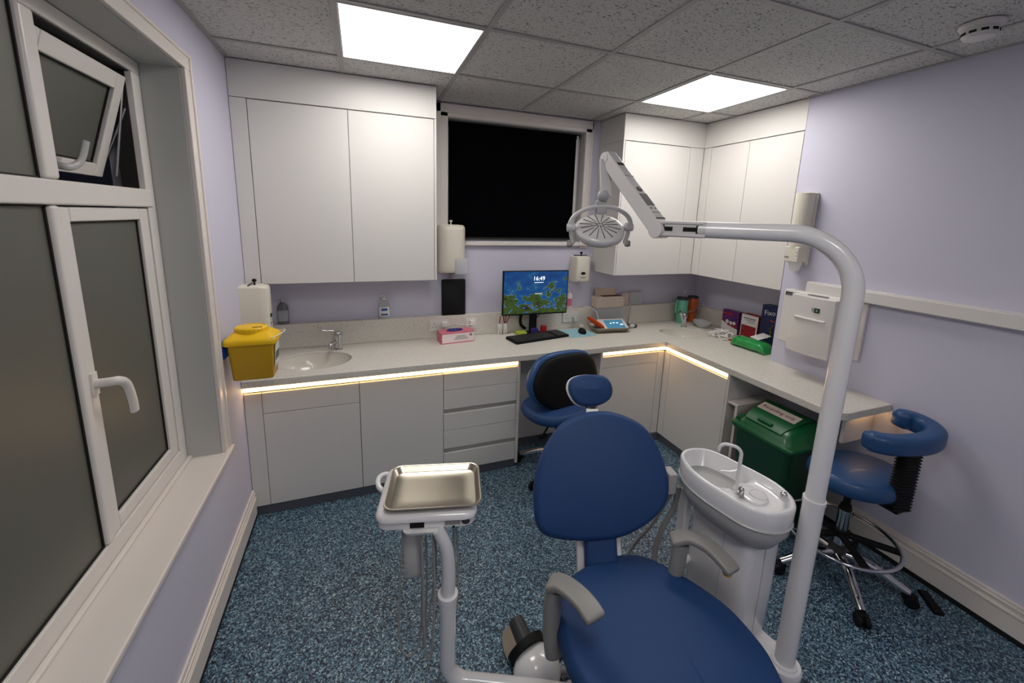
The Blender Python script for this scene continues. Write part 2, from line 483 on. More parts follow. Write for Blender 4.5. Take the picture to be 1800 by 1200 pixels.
b = bm_(); tube(b, [(2.268, .03, BZ1-.03), (2.272, .03, 2.0), (2.272, .03, 1.62)], .0022, 8); lathe(b, [(.006, 0), (.009, .005), (.006, .012)], (2.268, .03, BZ1-.04)); link('pull_chain', b, 'pwhite', t)

# baseboards
def skirting(name, x, s, y0, y1):
    b = bm_()
    box(b, min(x, x+s*.016), max(x, x+s*.016), y0, y1, .026, .135); box(b, min(x, x+s*.011), max(x, x+s*.011), y0, y1, .135, .176)
    box(b, min(x, x+s*.020), max(x, x+s*.020), y0, y1, .118, .130); box(b, min(x, x+s*.016), max(x, x+s*.016), y0, y1, .150, .158)
    o = struct(name, b, 'trim', bevel=.003)
    struct('cove_strip', box(bm_(), min(x, x+s*.014), max(x, x+s*.014), y0, y1, 0, .026), 'gasket', o, smooth=False)
skirting('baseboard_left', 0, 1, YF, -.56)
skirting('baseboard_right', W, -1, YF, -1.26)
skirting_f = struct('baseboard_front', box(bm_(), .02, W-.02, YF, YF+.016, 0, .176), 'trim', bevel=.003)

# ceiling lights and smoke detector
def ceiling_light(x0, y0, label):
    t = thing('ceiling_light', label, 'light', (x0+.3, y0-.3, H), 'square ceiling light panels')
    b = bm_()
    for a in ((x0+.013, x0+.6-.013, y0-.02, y0-.0125), (x0+.013, x0+.6-.013, y0-.5875, y0-.58), (x0+.013, x0+.02, y0-.58, y0-.02), (x0+.58, x0+.587, y0-.58, y0-.02)): box(b, *a, H-.003, H+.003)
    link('light_frame', b, 'trim', t, smooth=False)
    link('diffuser', box(bm_(), x0+.02, x0+.58, y0-.58, y0-.02, H-.0015, H+.003), 'panel', t, smooth=False)
ceiling_light(GX, GY, 'glowing square ceiling panel in front of the tall white wall cupboards by the frosted window')
ceiling_light(GX+1.8, GY, 'glowing square ceiling panel above the corner wall cupboards')
ceiling_light(GX, GY-1.8, 'added unseen fill panel on the ceiling above the camera, window side')  # out-of-view panel added to lift the overall room brightness
ceiling_light(GX+.6, GY-3.0, 'added unseen fill panel on the ceiling behind the camera near the front wall')  # second added fill light, never in view
t = thing('smoke_detector', 'round white smoke detector on the ceiling above the right wall', 'smoke detector', (2.845, -1.985, H))
b = bm_(); lathe(b, [(.062, 0), (.062, -.008), (.056, -.016), (.05, -.018)], (2.845, -1.985, H)); link('base', b, 'white', t)
b = bm_(); lathe(b, [(.046, -.018), (.05, -.026), (.05, -.040), (.042, -.050), (.02, -.056), (.001, -.057)], (2.845, -1.985, H)); link('head', b, 'white', t)
b = bm_()
for k in range(10):
    a = k*PI/5; c = V((2.845+.0495*math.cos(a), -1.985+.0495*math.sin(a), H-.033))
    obox(b, c, (.010, .0015, .0045), (-math.sin(a), math.cos(a), 0))
link('vent', b, 'gasket', t, smooth=False)

# ------------------------------------------------------------------ worktop (L shaped, with two basin cut-outs)
FX = 2.803
S1 = (.33, -.325, .215, .165, .0); S2 = (3.13, -.42, .20, .14, math.radians(-32))
def boolean(o, cutters):
    for c in cutters:
        bmesh.ops.recalc_face_normals(c, faces=c.faces)
        me = bpy.data.meshes.new('c'); c.to_mesh(me); c.free(); co = bpy.data.objects.new('c', me); COL.objects.link(co)
        md = o.modifiers.new('b', 'BOOLEAN'); md.operation = 'DIFFERENCE'; md.object = co; md.solver = 'EXACT'
        bpy.context.view_layer.update()
        nm = bpy.data.meshes.new_from_object(o.evaluated_get(bpy.context.evaluated_depsgraph_get()))
        o.modifiers.remove(md); o.data = nm; bpy.data.objects.remove(co); bpy.data.meshes.remove(me)
b = bm_()
YE = -1.80
corner = [(W-.001, YE), (FX+.075, YE)]+[(FX+.075-.075*math.sin(i/8*PI/2), YE+.075-.075*math.cos(i/8*PI/2)) for i in range(1, 9)]
out = [(.001, -.001), (.001, -.58), (FX-.006, -.58), (FX, -.586)]+corner[::-1]+[(W-.001, YW+.001), (AW-.001, YW+.001), (AW-.001, -.001)]
rings(b, [[V((x, y, ZT)) for x, y in out], [V((x, y, ZC)) for x, y in out]])
wt = link('worktop', b, 'stone', None, smooth=False, origin=(0, 0, ZT))
tag(wt, 'pale speckled quartz worktop running in an L along the back and right walls', 'worktop')
cut = []
for cx, cy, a, c, r in (S1, S2):
    q = bm_(); e = ell(a, c, 40, r, cx, cy)
    rings(q, [[V((x, y, ZT-.05)) for x, y in e], [V((x, y, ZC+.05)) for x, y in e]]); cut.append(q)
boolean(wt, cut)
md = wt.modifiers.new('bevel', 'BEVEL'); md.width = .004; md.segments = 2; md.limit_method = 'ANGLE'; md.angle_limit = math.radians(60)
for (cx, cy, a, c, r), lab in ((S1, 'white oval basin sunk in the worktop under the wall cupboards by the yellow sharps bin'), (S2, 'small white oval basin sunk in the worktop corner by the tumblers')):
    t = thing('wash_basin', lab, 'basin', (cx, cy, ZT-.12), 'basins in the worktop')
    b = bm_(); rs = []
    for s, z in ((1.03, ZT-.002), (1.03, ZT-.008), (.999, ZT-.001), (.985, ZC-.012), (.96, ZC-.03), (.9, ZC-.065), (.78, ZC-.1), (.5, ZC-.122), (.14, ZC-.13), (.02, ZC-.13)):
        rs.append([V((x, y, z)) for x, y in ell(a*s, c*s, 40, r, cx, cy)])
    rings(b, rs, False, True); link('bowl', b, 'basin', t, flip=True)
    b = bm_(); lathe(b, [(.022, 0), (.022, .003), (.012, .002), (.001, .0)], (cx, cy, ZC-.129)); link('drain', b, 'chrome', t)
up = link('upstand', box(box(bm_(), .001, AW-.045, -.045, -.001, ZC+.001, .997), AW-.045, AW-.001, YW+.001, -.001, ZC+.001, .975), 'stone', None, bevel=.002, smooth=False)
tag(up, 'low speckled quartz upstand ledge behind the worktop along the back wall and alcove', 'upstand')

# ------------------------------------------------------------------ cupboards
ZU, ZB, YB = 1.314, 2.313, -.325
# left wall cupboard
t = thing('wall_cupboard', 'tall white double-door wall cupboard beside the frosted window, above the oval basin', 'cupboard', (.54, -.16, ZU))
link('carcass', box(bm_(), .002, 1.072, YB+.02, -.002, ZU+.004, ZB+.002), 'cab', t, smooth=False)
link('end_panel', box(bm_(), 1.074, 1.088, YB, -.002, ZU, ZB+.002), 'cab', t, bevel=.0015)
link('filler_strip', box(bm_(), .002, .0795, YB, YB+.018, ZU, ZB), 'cab', t, bevel=.0015)
link('door', box(bm_(), .083, .5785, YB, YB+.018, ZU, ZB-.003), 'cab', t, bevel=.0015)
link('door', box(bm_(), .5815, 1.0715, YB, YB+.018, ZU, ZB-.003), 'cab', t, bevel=.0015)
struct('trim_4', box(bm_(), .002, 1.088, YB, -.002, ZB+.003, H-.001), 'cab', bevel=.0015)
# corner wall cupboards
XR = 2.454
t = thing('corner_wall_cupboard', 'white wall cupboard right of the black blind, behind the lamp arm', 'cupboard', (2.85, -.16, ZU))
link('carcass', box(bm_(), XR+.016, W+.02, YB+.02, -.002, ZU+.004, ZB+.002), 'cab', t, smooth=False)
link('end_panel', box(bm_(), XR, XR+.014, YB, -.002, ZU, ZB+.002), 'cab', t, bevel=.0015)
link('door', box(bm_(), XR+.017, 3.075, YB, YB+.018, ZU, ZB-.003), 'cab', t, bevel=.0015)
link('filler_strip', box(bm_(), 3.078, W-.002, YB, YB+.018, ZU, ZB), 'cab', t, bevel=.0015)
t = thing('wall_cupboard', 'white double-door wall cupboard in the right alcove beside the lavender wall', 'cupboard', (3.4, -.75, ZU))
link('carcass', box(bm_(), W+.022, AW-.002, YW+.004, -.002, ZU+.004, ZB+.002), 'cab', t, smooth=False)
link('filler_strip', box(bm_(), W, W+.018, -.40, YB-.001, ZU, ZB), 'cab', t, bevel=.0015)
link('door', box(bm_(), W, W+.018, -.732, -.403, ZU, ZB-.003), 'cab', t, bevel=.0015)
link('door', box(bm_(), W, W+.018, YW+.004, -.735, ZU, ZB-.003), 'cab', t, bevel=.0015)
struct('trim_5', box(box(bm_(), XR, W+.02, YB, -.002, ZB+.003, H-.001), W, AW-.002, YW+.002, YB-.001, ZB+.003, H-.001), 'cab', bevel=.0015)

# base cupboards
YD, ZD, ZK = -.558, .748, .065
def front(t, nm, x0, x1, z0, z1, m='cab'):
    return link(nm, box(bm_(), x0, x1, YD, YD+.018, z0, z1), m, t, bevel=.0015)
t = thing('base_cupboard', 'white base cupboard under the oval basin next to the left wall', 'cupboard', (.3, -.28, .05))
link('carcass', box(bm_(), .002, .586, YD+.02, -.002, ZK, .68), 'cabin', t, smooth=False)
front(t, 'filler_strip', .002, .0845, ZK, ZD); front(t, 'false_drawer_front', .087, .5855, .628, ZD); front(t, 'door', .087, .5855, ZK, .625)
t = thing('base_cupboard', 'single-door white base cupboard between the basin unit and the drawers', 'cupboard', (.84, -.28, .05))
link('carcass', box(bm_(), .588, 1.086, YD+.02, -.002, ZK, ZD), 'cabin', t, smooth=False)
front(t, 'door', .5885, 1.0855, ZK, ZD)
t = thing('drawer_unit', 'white drawer unit at the end of the run, left of the knee space', 'drawer unit', (1.34, -.28, .05))
link('carcass', box(bm_(), 1.088, 1.588, YD+.024, -.002, ZK, ZD), 'groove', t, smooth=False)
for a, c in ((.638, ZD), (.505, .635), (.358, .474), (.228, .355), (ZK, .196)): front(t, 'drawer_front', 1.0885, 1.5875, a, c)
link('end_panel', box(bm_(), 1.590, 1.608, YD-.006, -.002, ZK-.03, ZT-.001), 'cab', t, bevel=.0015)
struct('trim_6', box(bm_(), .002, 1.59, -.545, -.53, 0, ZK-.001), 'plinth', smooth=False)
# knee space back panel and plinth
struct('trim_7', box(bm_(), 1.61, 2.233, -.318, -.30, ZK, ZT-.001), 'cab', bevel=.0015)
struct('trim_8', box(bm_(), 1.61, 2.233, -.325, -.31, 0, ZK-.001), 'plinth', smooth=False)
t = thing('base_cupboard', 'white base cupboard right of the knee space, behind the patient chair headrest', 'cupboard', (2.5, -.28, .05))
link('carcass', box(bm_(), 2.255, 2.78, YD+.02, -.002, ZK, .68), 'cabin', t, smooth=False)
link('end_panel', box(bm_(), 2.235, 2.253, YD-.006, -.002, ZK-.03, ZT-.001), 'cab', t, bevel=.0015)
front(t, 'false_drawer_front', 2.2555, 2.752, .667, ZD); front(t, 'door', 2.2555, 2.752, ZK, .664); front(t, 'filler_strip', 2.755, 2.815, ZK, ZD)
t = thing('base_cupboard', 'single-door white base cupboard facing the room under the right arm of the worktop', 'cupboard', (3.0, -.85, .05))
XF = 2.817
link('carcass', box(bm_(), XF+.02, 3.20, -1.138, -.56, ZK, ZD-.05), 'cabin', t, smooth=False)
link('filler_strip', box(bm_(), XF, XF+.018, -.618, YD-.001, ZK, ZD), 'cab', t, bevel=.0015)
link('door', box(bm_(), XF, XF+.018, -1.135, -.621, ZK, ZD), 'cab', t, bevel=.0015)
link('end_panel', box(bm_(), XF-.004, W-.002, -1.158, -1.14, .0, ZT-.001), 'cab', t, bevel=.0015)
struct('trim_9', box(box(bm_(), XF+.012, XF+.02, -1.139, -.57, 0, ZK-.001), 2.235, XF+.02, -.57, -.56, 0, ZK-.001), 'plinth', smooth=False)
# boxed pipework behind the bin
struct('trim_10', box(box(bm_(), XF-.0, W-.002, -1.236, -1.218, 0, .6), XF-.0, W-.002, -1.236, -1.16, .6, .612), 'trim', bevel=.0015)
bk = link('worktop_bracket', box(bm_(), 2.98, W-.002, -1.735, -1.717, .61, ZT-.001), 'trim', None, bevel=.0015)
tag(bk, 'short white support panel under the rounded end of the worktop', 'bracket')

# warm led strips under the worktop edge
def strip(label, *boxes):
    b = bm_()
    for a in boxes: box(b, *a)
    o = link('led_strip', b, 'strip', None, smooth=False); tag(o, label, 'led strip', 'warm led strips under the worktop')
strip('warm glowing LED strip above the left run of base cupboards and drawers', (.004, 1.588, YD-.006, YD+.006, .763, .783))
strip('warm glowing LED strip following the inside corner above the right base cupboards', (2.256, XF-.004, YD-.006, YD+.006, .763, .783), (XF-.006, XF+.006, -1.138, YD-.006, .763, .783))
strip('short LED strip under the rounded far end of the worktop near the right stool', (3.03, 3.19, -1.775, -1.765, .778, .788))

# ------------------------------------------------------------------ patient chair
cX = V((.9397, -.342, 0)); cV = V((.171, .47, .866)); cN = cX.cross(cV); cO = V((1.439, -1.844, .549))
t = thing('dental_chair', 'blue vinyl dental patient chair with headrest and grey armrests in the centre', 'dental chair', (1.45, -2.2, 0))
back = [(.02, .47), (.101, .461), (.192, .418), (.248, .338), (.277, .22), (.258, .13), (.18, .06), (.083, .015), (-.015, -.002), (-.14, -.002), (-.218, .014), (-.248, .055), (-.256, .12), (-.256, .19), (-.228, .295), (-.155, .405), (-.065, .456)]
b = bm_(); pad(b, back, cO-cN*.045, cX, cV, soft(.085, .24, .014, .026)); bk_ = link('backrest', b, 'blue', t, ang=80)
b = bm_(); pad(b, [(u*.93+.0, v*.93+.016) for u, v in back], cO-cN*.075, cX, cV, [(.05, -.02), (.012, 0), (0, .012), (0, .034)]); link('back_shell', b, 'enamel', t, ang=60)
b = bm_(); pad(b, rrect(.062, .10, .02), cO-cV*.055+cX*.0-cN*.035, cX, cV, soft(.04, .05, .004, .012), smooth=False); link('lumbar_pad', b, 'blue', t, ang=70)
b = bm_(); pad(b, rrect(.085, .13, .03), cO-cV*.055-cN*.075, cX, cV, [(.004, 0), (0, .004), (0, .03), (.004, .034)], smooth=False); link('back_bracket', b, 'enamel', t, ang=50)
hd = [(.01, .076), (.072, .067), (.1, .023), (.088, -.027), (.035, -.058), (-.028, -.064), (-.070, -.046), (-.097, .005), (-.088, .048), (-.049, .069)]
hO = cO+cV*.557-cN*.10
b = bm_(); pad(b, hd, hO-cN*.02, cX, cV, soft(.055, .08, .012, .02)); hp = link('headrest', b, 'blue', t, ang=80)
b = bm_(); pad(b, [(u*1.03-.003, v*1.03) for u, v in hd], hO-cN*.034, cX, cV, [(.03, -.012), (.006, 0), (0, .008), (0, .018), (.004, .022)]); link('headrest_shell', b, 'enamel', hp, ang=60)
b = bm_()
for s in (-.018, .018): cyl(b, cO+cV*.40-cN*.05+cX*s, hO-cV*.02-cN*.03+cX*s, .005, seg=10)
obox(b, cO+cV*.47-cN*.075, (.026, .006, .012), cX, cV); link('headrest_slide', b, 'brushed', t)
seat = [(1.44, -1.852), (1.518, -1.856), (1.60, -1.887), (1.661, -1.961), (1.716, -2.066), (1.747, -2.168), (1.742, -2.28), (1.722, -2.345), (1.69, -2.42), (1.63, -2.56), (1.55, -2.70), (1.42, -2.78), (1.28, -2.74), (1.2, -2.6), (1.17, -2.4), (1.163, -2.28), (1.150, -2.19), (1.150, -2.11), (1.170, -2.02), (1.215, -1.94), (1.28, -1.886), (1.36, -1.860)]
def droop(p):
    p = V(p); d = max(0, -2.32-p.y); p.z -= .9*d*d+.1*d; return p
b = bm_(); pad(b, seat, (0, 0, .405), (1, 0, 0), (0, 1, 0), soft(.105, .27, .018, .03), warp=droop); link('seat', b, 'blue', t, ang=80)
b = bm_(); pad(b, seat, (0, 0, .345), (1, 0, 0), (0, 1, 0), [(.09, 0), (.045, .01), (.03, .03), (.03, .064)], warp=droop); link('seat_shell', b, 'enamel', t, ang=60)
b = bm_(); pad(b, rrect(.16, .22, .05), (1.45, -2.22, .06), (1, 0, 0), (0, 1, 0), [(.004, 0), (.03, .06), (.05, .29)], smooth=False); link('lift_column', b, 'enamel', t, ang=50)
b = bm_(); pad(b, rrect(.24, .42, .09), (1.45, -2.32, 0), (1, 0, 0), (0, 1, 0), [(0, 0), (0, .035), (.02, .055), (.1, .062)], smooth=False); link('floor_base', b, 'lgrey', t, ang=50)
def armrest(post, top, w):
    b = bm_(); tube(b, spline(post, 6), [.024]*(len(spline(post, 6))), 14, flat=.03); a = link('armrest', b, 'grey', t, ang=60)
    b = bm_(); p = spline(top, 6); n = len(p); rs = []
    for i in range(n):
        d = (p[min(i+1, n-1)]-p[max(i-1, 0)]).normalized(); h = d.cross(V((0, 0, 1))).normalized(); k = h.cross(d)
        ww = w*(.86 if i in (0, n-1) else .96 if i in (1, n-2) else 1)
        rs.append([p[i]+h*x+k*y for x, y in rrect(ww, .0115 if 0 < i < n-1 else .008, .007, 3)])
    rings(b, rs); link('arm_pad', b, 'grey', a, ang=60)
    return a
armrest([(1.165, -2.02, .36), (1.158, -2.008, .45), (1.158, -2.006, .55), (1.165, -2.012, .60)], [(1.150, -1.992, .603), (1.172, -2.02, .625), (1.192, -2.07, .637), (1.205, -2.12, .64), (1.212, -2.165, .634)], .033)
a = armrest([(1.64, -2.01, .36), (1.655, -2.0, .45), (1.663, -1.998, .54), (1.668, -1.995, .60)], [(1.645, -1.972, .605), (1.69, -2.0, .628), (1.722, -2.05, .634), (1.735, -2.10, .628), (1.742, -2.155, .612)], .03)
b = bm_(); lathe(b, [(.004, -.016), (.014, -.01), (.014, .004), (.010, .01)], (1.742, -2.13, .592), (0, 0, 1)); link('brake_button', b, 'gold', a)['label'] = 'yellow button under the tip'

# link arm from chair base to the spittoon unit
# ------------------------------------------------------------------ spittoon unit
t = thing('spittoon_unit', 'white dental spittoon unit with oval bowl and thin water spout right of the chair', 'spittoon unit', (1.915, -1.985, 0))
spit = [(1.80, -1.83), (1.832, -1.79), (1.885, -1.775), (1.95, -1.795), (1.985, -1.85), (2.0, -1.91), (2.02, -1.98), (2.03, -2.06), (2.01, -2.13), (1.965, -2.172), (1.90, -2.18), (1.845, -2.16), (1.805, -2.11), (1.785, -2.03), (1.775, -1.96), (1.778, -1.89)]
def dip(p):
    p = V(p)
    if p.z < .79 and p.z > .77: p.z -= .05*max(0, min(1, (p.y+1.99)/.05))
    return p
b = bm_(); pad(b, spit, (0, 0, 0), (1, 0, 0), (0, 1, 0), [(.05, .655), (.03, .67), (.012, .70), (.001, .755), (0, .80), (.003, .809), (.010, .812), (.016, .808), (.022, .787), (.035, .782), (.06, .779), (.10, .776)], warp=dip, k=5)
link('bowl', b, 'enamel', t, ang=80)
b = bm_(); pad(b, spit, (0, 0, 0), (1, 0, 0), (0, 1, 0), [(.06, .63), (.035, .645), (.006, .70), (.0045, .7335), (.001, .7345), (-.0015, .736), (.002, .739)], k=5); link('bowl_skirt', b, 'lgrey', t, ang=40)
b = bm_(); pad(b, rrect(.085, .135, .035), (1.935, -1.985, 0), (1, 0, 0), (0, 1, 0), [(.02, .215), (.003, .25), (.0, .45), (.002, .66)], smooth=False); link('column', b, 'enamel', t, ang=50)
b = bm_(); box(b, 1.8475, 1.849, -2.02, -2.019, .25, .65); box(b, 1.93, 1.931, -2.1212, -2.1195, .25, .65); link('seam', b, 'lgrey', t, smooth=False)
b = bm_(); tube(b, bend([(1.873, -2.02, .775), (1.873, -2.02, .955), (1.825, -1.968, .957), (1.825, -1.968, .925)], .026), .0062, 12); link('water_spout', b, 'enamel', t, ang=60)
b = bm_()
pad(b, rrect(.04, .055, .03), (1.915, -2.045, .778), (1, 0, 0), (0, 1, 0), [(.0, 0), (.001, .008), (.008, .010)], smooth=False)
lathe(b, [(.03, .009), (.03, .015), (.024, .015), (.022, .0115), (.001, .0115)], (1.93, -2.062, .778)); link('cup_stand', b, 'enamel', t)
for x, y in ((1.868, -2.045), (1.890, -2.027)):
    b = bm_(); lathe(b, [(.009, 0), (.009, .012), (.006, .016), (.001, .014)], (x, y, .785)); link('valve_cap', b, 'brushed', t)
b = bm_(); lathe(b, [(.011, 0), (.012, .006), (.010, .012), (.006, .016), (.001, .018)], (1.982, -2.115, .808)); link('control_knob', b, 'chrome', t)
b = bm_(); tube(b, spline([(1.99, -1.93, .812), (1.975, -1.94, .80), (1.945, -1.93, .79), (1.92, -1.91, .785)]), .003, 8); link('overflow_clip', b, 'enamel', t)
b = bm_(); obox(b, (1.775, -1.80, .70), (.02, .03, .045), (1, -.2, 0)); link('hose_holder', b, 'lgrey', t, bevel=.006)
b = bm_(); box(b, 1.835, 1.87, -1.845, -1.80, .26, .66); link('side_duct', b, 'enamel', t, bevel=.008)
link_o = [(1.86, -2.0), (1.95, -1.92), (2.02, -1.98), (2.035, -2.1), (2.055, -2.2), (2.04, -2.24), (2.0, -2.255), (1.96, -2.24), (1.9, -2.17), (1.75, -2.18), (1.63, -2.19), (1.63, -2.08), (1.75, -2.05)]
b = bm_(); pad(b, link_o, (0, 0, .16), (1, 0, 0), (0, 1, 0), [(.006, 0), (0, .006), (0, .032), (.006, .04)], k=4); link('support_arm', b, 'enamel', t, ang=50)
def hose(name, label, pts, r, m='hose', par=None, cat='hose', group=None):
    b = bm_(); tube(b, spline(pts, 8), r, 10); o = link(name, b, m, par, ang=80)
    if par is None: tag(o, label, cat, group)
    return o
# suction hoses hanging beside the column and the white pipe to the chair
hose('suction_hose', None, [(1.80, -1.80, .68), (1.79, -1.79, .60), (1.73, -1.77, .47), (1.665, -1.75, .37), (1.58, -1.78, .26), (1.56, -1.9, .2)], .006, par=t)
hose('suction_hose', None, [(1.82, -1.81, .67), (1.815, -1.80, .56), (1.775, -1.79, .46), (1.735, -1.81, .36), (1.73, -1.86, .26), (1.75, -1.95, .2)], .011, par=t)
hose('suction_hose', None, [(1.85, -1.84, .46), (1.80, -1.86, .38), (1.76, -1.9, .32), (1.75, -1.95, .2)], .006, par=t)
b = bm_(); cyl(b, (1.60, -1.94, .365), (1.86, -1.87, .375), .012); link('connecting_pipe', b, 'enamel', t)

# ------------------------------------------------------------------ dental lamp on its pole
P0 = V((2.0, -2.2, 0)); D = V((-.643, .765, 0)).normalized(); ZP = 1.713
t = thing('dental_lamp', 'white dental lamp on a tall curved pole, its head before the black blind', 'dental lamp', (2.0, -2.2, .2))
b = bm_(); cyl(b, P0+V((0, 0, .2)), P0+V((0, 0, .845)), .0315, .0305, 32); cyl(b, P0+V((0, 0, .845)), P0+V((0, 0, .858)), .0325, .0325, 32); lathe(b, [(.04, 0), (.04, .006), (.033, .01)], P0+V((0, 0, .2))); link('lower_pole', b, 'enamel', t, ang=40)
b = bm_(); tube(b, bend([P0+V((0, 0, .85)), P0+V((0, 0, ZP)), P0+D*.42+V((0, 0, ZP))], .18, 16), .0275, 28); link('upper_pole', b, 'enamel', t, ang=60)
J0 = P0+V((0, 0, ZP)); jc = J0+D*.495; NS = V((D.y, -D.x, 0))   # NS : horizontal normal of the boom
if NS.dot(V((.63, -2.96, 0))-P0) < 0: NS = -NS
b = bm_(); obox(b, jc, (.08, .024, .028), D); kn = link('joint_block', b, 'lamp', t, bevel=.004)
cyl_b = bm_(); cyl(cyl_b, J0+D*.415, J0+D*.44, .0285, .0285, 28); link('joint_collar', cyl_b, 'lamp', kn, ang=40)
for s_, w_ in ((-.034, .025), (.042, .017)):
    b = bm_(); obox(b, jc+D*s_+NS*.0245, (w_, .0015, .007), D); obox(b, jc+D*(s_+math.copysign(w_*.8, s_))+NS*.0245, (.004, .0017, .0135), D); link('joint_slot', b, 'black', kn, smooth=False)
b = bm_(); box_c = jc+NS*.024
for s in (-1, 1): obox(b, box_c+V((0, 0, .021*s)), (.072, .004, .004), D)
link('joint_rib', b, 'lamp', kn, bevel=.001)
J1 = J0+D*.565+V((0, 0, -.006)); J2 = V((1.593, -1.470, 1.985))
L = J2-J1; Ld = L.normalized(); Sd = Ld.cross(V((0, 0, 1))).normalized(); Tn = Sd.cross(Ld).normalized()
if Sd.dot(NS) < 0: Sd = -Sd
if Tn.z < 0: Tn = -Tn
amx = M((Ld, Sd, Ld.cross(Sd))).transposed().to_4x4(); amx.translation = (J1+J2)/2
b = bm_(); box(b, -L.length/2-.012, L.length/2+.01, -.024, .024, -.029, .029, amx); arm = link('spring_arm', b, 'lamp', t, bevel=.007, seg=3)
b = bm_(); cyl(b, J1-Sd*.0285, J1+Sd*.0285, .03, seg=28); link('pivot', b, 'lamp', arm, ang=40, bevel=.002)
b = bm_(); cyl(b, J2-Sd*.026, J2+Sd*.026, .022, seg=24); link('pivot', b, 'lamp', arm, ang=40, bevel=.002)
def on_arm(s, w, h, dz=0, m='black', nm='arm_marking', shape=None, off=0):
    b = bm_(); c = J1+Ld*s+Tn*.0292+Sd*off
    if shape: lathe(b, [(shape, 0), (shape, .001), (.0001, .001)], c, Tn, seg=24, U=Ld)
    else: obox(b, c, (h, w, .0006), Ld, Tn)
    return link(nm, b, m, arm, smooth=False)
on_arm(.185, 0, 0, shape=.013, m='ink', nm='round_badge', off=0)
on_arm(.128, .019, .032, m='darkgrey', nm='type_label'); on_arm(.082, .004, .003, m='darkgrey', nm='screw', off=-.01); on_arm(.082, .004, .003, m='darkgrey', nm='screw', off=.01)
on_arm(.262, .024, .0009, m='darkgrey', nm='seam'); on_arm(.06, .02, .0012, m='darkgrey', nm='seam'); on_arm(.03, .022, .003, m='black', nm='seam'); on_arm(.335, .017, .008, m='black', nm='end_slot')
b = bm_(); c = J1+Ld*.185+Tn*.0305
text_bm(b, 'P', .016, c, Sd, Ld, .0004); 
link('badge_letter', b, 'lgrey', arm, smooth=False, flip=False)
# neck, yoke and head
Xh = V((.237, -.085, .010)).normalized(); Hc = V((1.556, -1.500, 1.708))
b = bm_(); 
nk = [J2, J2+V((-.005, 0, -.06)), Hc+V((.003, 0, .135)), Hc+V((.001, 0, .078))]
n0, n1 = Hc+V((.003, 0, .12)), J2+V((0, 0, -.005))
obox(b, (n0+n1)/2, (.0235, .0125, (n1-n0).length/2), Xh, n1-n0); neck = link('neck', b, 'lamp', t, bevel=.006, seg=3)
b = bm_(); lathe(b, [(.001, -.024), (.018, -.02), (.024, -.006), (.024, .006), (.018, .02), (.001, .024)], Hc+V((0, -.008, .125)), (-.35, -.93, 0), seg=24); link('neck_knob', b, 'lgrey', neck, ang=60)
b = bm_(); obox(b, Hc+V((.001, .004, .080)), (.022, .014, .028), Xh); link('neck_socket', b, 'lgrey', neck, bevel=.006)
b = bm_()
yk = [Hc+Xh*(.125*math.cos(a))+V((0, 0, .008+.074*math.sin(a))) for a in [PI*i/24 for i in range(-1, 26)]]
tube(b, yk, .0115, 14, flat=.0085); yoke = link('yoke', b, 'lamp', t, ang=60)
Nh = V((-.40, -.59, .80)).normalized(); Yh = Nh.cross(Xh).normalized(); Hd = Hc+V((0, 0, -.012))
b = bm_(); lathe(b, [(.001, -.030), (.088, -.030), (.097, -.026), (.103, -.010), (.103, .004), (.099, .010), (.088, .015), (.06, .021), (.03, .0245), (.001, .0255)], Hd, Nh, seg=48, U=Xh, sy=.86); head = link('lamp_head', b, 'lamp', t, ang=50)
b = bm_(); lathe(b, [(.001, -.0315), (.080, -.0315), (.080, -.030), (.001, -.030)], Hd, Nh, seg=40, U=Xh, sy=.84); link('lamp_lens', b, 'glass', head)
b = bm_()
for k in range(16):
    a = k*2*PI/16+.12
    for r0, r1 in ((.010, .078) if k % 2 == 0 else (.03, .084),):
        d = Xh*math.cos(a)+Yh*math.sin(a)*.86
        r = (r0+r1)/2; z = .0250-.0022*(r/.045)**2
        tilt = (d-Nh*(2*.0022*r/.045**2)*.9).normalized()
        obox(b, Hd+d*r+Nh*(z+.0004), ((r1-r0)/2, .0013, .0008), tilt, Nh)
link('vent_slot', b, 'darkgrey', head, smooth=False)
for s in (-1, 1):
    pv = Hc+Xh*(.120*s)+V((0, 0, -.002))
    b = bm_(); cyl(b, pv-Xh*.016, pv+Xh*.016, .017, seg=24); link('pivot_hub', b, 'lamp', head, bevel=.003, ang=40)
    q = Hc+Xh*(.098*s)-Yh*.02
    b = bm_(); tube(b, spline([pv+V((0, 0, -.005)), pv+V((0, 0, -.035))-Xh*.004*s, pv+V((-.004, -.006, -.06))-Xh*.012*s, pv+V((-.008, -.012, -.068))+Xh*.0*s], 6), .0085, 14); link('grip_handle', b, 'lgrey', head, ang=60)
    b = bm_(); cyl(b, pv+V((-.004, -.004, -.058)), pv+V((-.008, -.012, -.078)), .012, seg=18); link('grip_end', b, 'grey', head, bevel=.003, ang=40)

